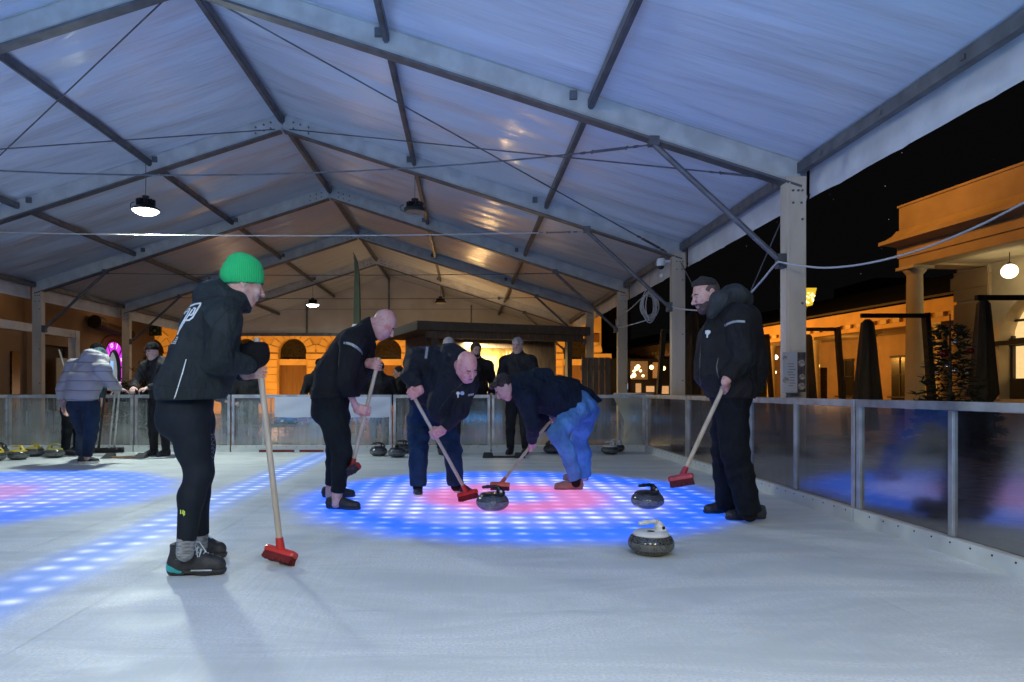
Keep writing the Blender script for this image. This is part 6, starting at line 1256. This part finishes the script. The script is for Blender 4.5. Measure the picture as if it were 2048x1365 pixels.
for i in range(5): m.box(-.32 + .13 * i, -.32 + .13 * i + .12, -.02, .02, .05, 1.88)
m.build('boards', KM, o); MB().box(-.34, .34, .021, .06, 1.6, 1.7).build('rail', KM, o)
# things seen dimly through the far glass: draped tables and crowd fences
DRP = mat('white_drape', (.60, .57, .48), .7, 0, .1, 3, .3, 8)
def draped(px, D, h, r, label):
    o = thing('draped_table', label, 'table', ((px - VX) * D / F, D, -.14), group='draped standing tables'); m = MB(); n = 24; prof = [(r * .98, h), (r, h - .02), (r * .45, h * .55), (r * .55, h * .25), (r * .95, .02)]
    for (q_, z) in prof: m.v += [(q_ * math.cos(a) * (1 + .06 * math.sin(5 * a)), q_ * math.sin(a) * (1 + .06 * math.sin(5 * a)), z) for a in [k * math.tau / n for k in range(n)]]
    for j in range(4):
        for k in range(n): m.f.append((j * n + k, j * n + n + k, j * n + n + (k + 1) % n, j * n + (k + 1) % n))
    m.f.append(tuple(range(n))); m.mi = [0] * len(m.f); m.build('drape', DRP, o, smooth=True); MB().lathe([(r * 1.0, h + .002), (r * 1.0, h + .02)], 20).build('top', WHITE, o)
for px, D, lb_ in ((930, 13.2, 'white draped table behind the glass beneath the bending bald man'), (992, 13.4, 'white draped table behind the glass between the two bending men'), (1022, 14.2, 'white draped table behind the grey haired man'), (1268, 12.4, 'white draped table behind the glass right of the light jeans')): draped(px, D, 1.08, .36, lb_)
GALV = mat('galvanised_steel', (.32, .33, .32), .45, .6)
def fence(px, D, W, label):
    o = thing('crowd_fence', label, 'fence', ((px - VX) * D / F, D, -.14), group='crowd fences beyond the far barrier'); m = MB(); m.tube([(-W / 2, 0, .15), (-W / 2, 0, 1.05), (W / 2, 0, 1.05), (W / 2, 0, .15), (-W / 2, 0, .15)], .02, 6); m.build('outer_frame', GALV, o); m = MB(); k = int(W / .13)
    for i in range(1, k): x = -W / 2 + W * i / k; m.tube([(x, 0, .15), (x, 0, 1.05)], .009, 5)
    m.build('bars', GALV, o)
    for x in (-W * .35, W * .35): m = MB().box(x - .02, x + .02, -.3, .3, 0, .14); m.build('foot', GALV, o)
for px, D, W, lb_ in ((95, 14, 2.1, 'crowd fence seen through the glass at the far left'), (600, 12.9, 2.2, 'crowd fence below the white banner'), (325, 14, 2.0, 'crowd fence behind the person in the black knit hat'), (1370, 13, 1.9, 'crowd fence through the glass left of the bearded man'), (760, 13.6, 2.0, 'crowd fence behind the stones by the far barrier')): fence(px, D, W, lb_)
def pbox(name, px0, px1, py0, py1, D, m_, label, cat, th=.03):
    a, b = P(px0, py1, D), P(px1, py0, D); o = MB().box(-(b.x - a.x) / 2, (b.x - a.x) / 2, -th / 2, th / 2, 0, b.z - a.z).build(name, m_, None, bevel=.005, loc=((a.x + b.x) / 2, D, a.z)); return tag(o, label, cat)
for i, (a, b, c_, d, D, lb_) in enumerate(((52, 130, 822, 878, 14.6, 'pale translucent sheet on the crowd fence at the far left'), (300, 350, 822, 850, 14.6, 'pale sheet on the fence behind the person in the black knit hat'))): pbox('sheet', a, b, c_, d, D, mat('pale_sheet', (.62, .66, .62), .6, 0, .3, 5), lb_, 'sheet')
pbox('poster', 620, 657, 838, 876, 11.6, mat('grey_blue_poster', (.34, .38, .44), .5), 'grey blue poster on a dark board under the right part of the white banner', 'poster')
bn = thing('folding_table', 'low folding table with a black bag behind the glass under the banner', 'table', P(590, 782, 12.3) + Vector((0, 0, -1.14))); MB().box(-.9, .9, -.3, .3, .50, .54).build('top', KG, bn); m = MB()
for x in (-.6, .6): m.tube([(x - .2, 0, 0), (x + .2, 0, .5)], .015, 6); m.tube([(x + .2, 0, 0), (x - .2, 0, .5)], .015, 6)
m.build('legs', GALV, bn)
V = Vol(); c_ = P(570, 845, 12.3); V.ell(c_, (.20, .13, .085), None, .03); V.ell(c_ + Vector((.12, 0, .02)), (.12, .1, .07), None, .03); V.wrinkle(.012, 40, 1); tag(vbuild(V, 'bag', mat('shiny_black_bag', (.015, .015, .017), .25), None, .012), 'shiny black bag lying on the folding table behind the glass', 'bag')
# --- sodium street lighting outside the tent, then added warm fill ---
lamp('flood_light', 'AREA', (-3.6, 29.3, .4), 1150, SODIUM, shape='RECTANGLE', size=26, size_y=.5, aim=(-3.6, 34, 2.6))
lamp('street_lamp_light', 'AREA', (12.0, 32.5, 3.2), 620, SODIUM, shape='RECTANGLE', size=14, size_y=1, aim=(17.4, 31.0, 4.2))
lamp('street_lamp_light', 'AREA', (6.8, 15.0, 6.6), 95, SODIUM, shape='DISK', size=.6, aim=(10.4, 14.6, 4.7))
lamp('street_lamp_light', 'POINT', (16.4, 27.4, 2.2), 18, SODIUM, shadow_soft_size=.1)
lamp('street_lamp_light', 'POINT', (18.6, 33.5, 2.6), 30, SODIUM, shadow_soft_size=.1)
lamp('street_lamp_light', 'POINT', (-9.9, 15.5, 3.6), 14, (1, .6, .25), shadow_soft_size=.2)
lamp('street_lamp_light', 'POINT', (-9.9, 20.5, 3.4), 10, (1, .55, .25), shadow_soft_size=.2)

o = thing('added_lamp', 'added warm lamp out of sight behind the kiosk roof', 'street lamp', (-.4, 20.2, -.14)); MB().tube([(0, 0, 0), (0, 0, 2.3)], .04, 8).build('post', DWOOD, o); MB().lathe([(.004, 2.3), (.12, 2.36), (.16, 2.48), (.12, 2.60), (.004, 2.66)], 14).build('globe', lit('warm_globe', (1, .62, .25), 8), o, smooth=True)  # added lamp hidden behind the kiosk, for the golden glint on the roof
lamp('added_warm_light', 'POINT', (-.4, 20.2, 2.42), 240, (1, .60, .25), shadow_soft_size=.17)  # light of that added lamp, also warms the far roof
lamp('added_warm_light', 'POINT', (-6.5, 23.2, .9), 32, (1, .62, .36), shadow_soft_size=.4)  # added warm fill for the gable and far roof, no fixture

o = thing('exit_sign', 'small dark green sign box with a pale round mark above the black hatted person', 'sign', P(311, 662, 23.6)); MB().box(-.20, .20, -.05, .05, -.17, .17).build('box', mat('sign_green', (.02, .055, .02), .5), o, bevel=.01)
m = MB(); m.tube([(0, -.056, 0), (0, -.05, 0)], .055, 12); m.build('round_mark', mat('sign_pale', (.22, .30, .16), .5), o); m = MB()
for (x0, x1, z0, z1) in ((-.14, -.08, .09, .11), (-.14, -.12, .04, .11), (.08, .14, .09, .11), (.12, .14, .04, .11), (-.14, -.08, -.11, -.09), (-.14, -.12, -.11, -.04), (.08, .14, -.11, -.09), (.12, .14, -.11, -.04)): m.box(x0, x1, -.054, -.0505, z0, z1)
m.build('corner_marks', bpy.data.materials['sign_pale'], o)
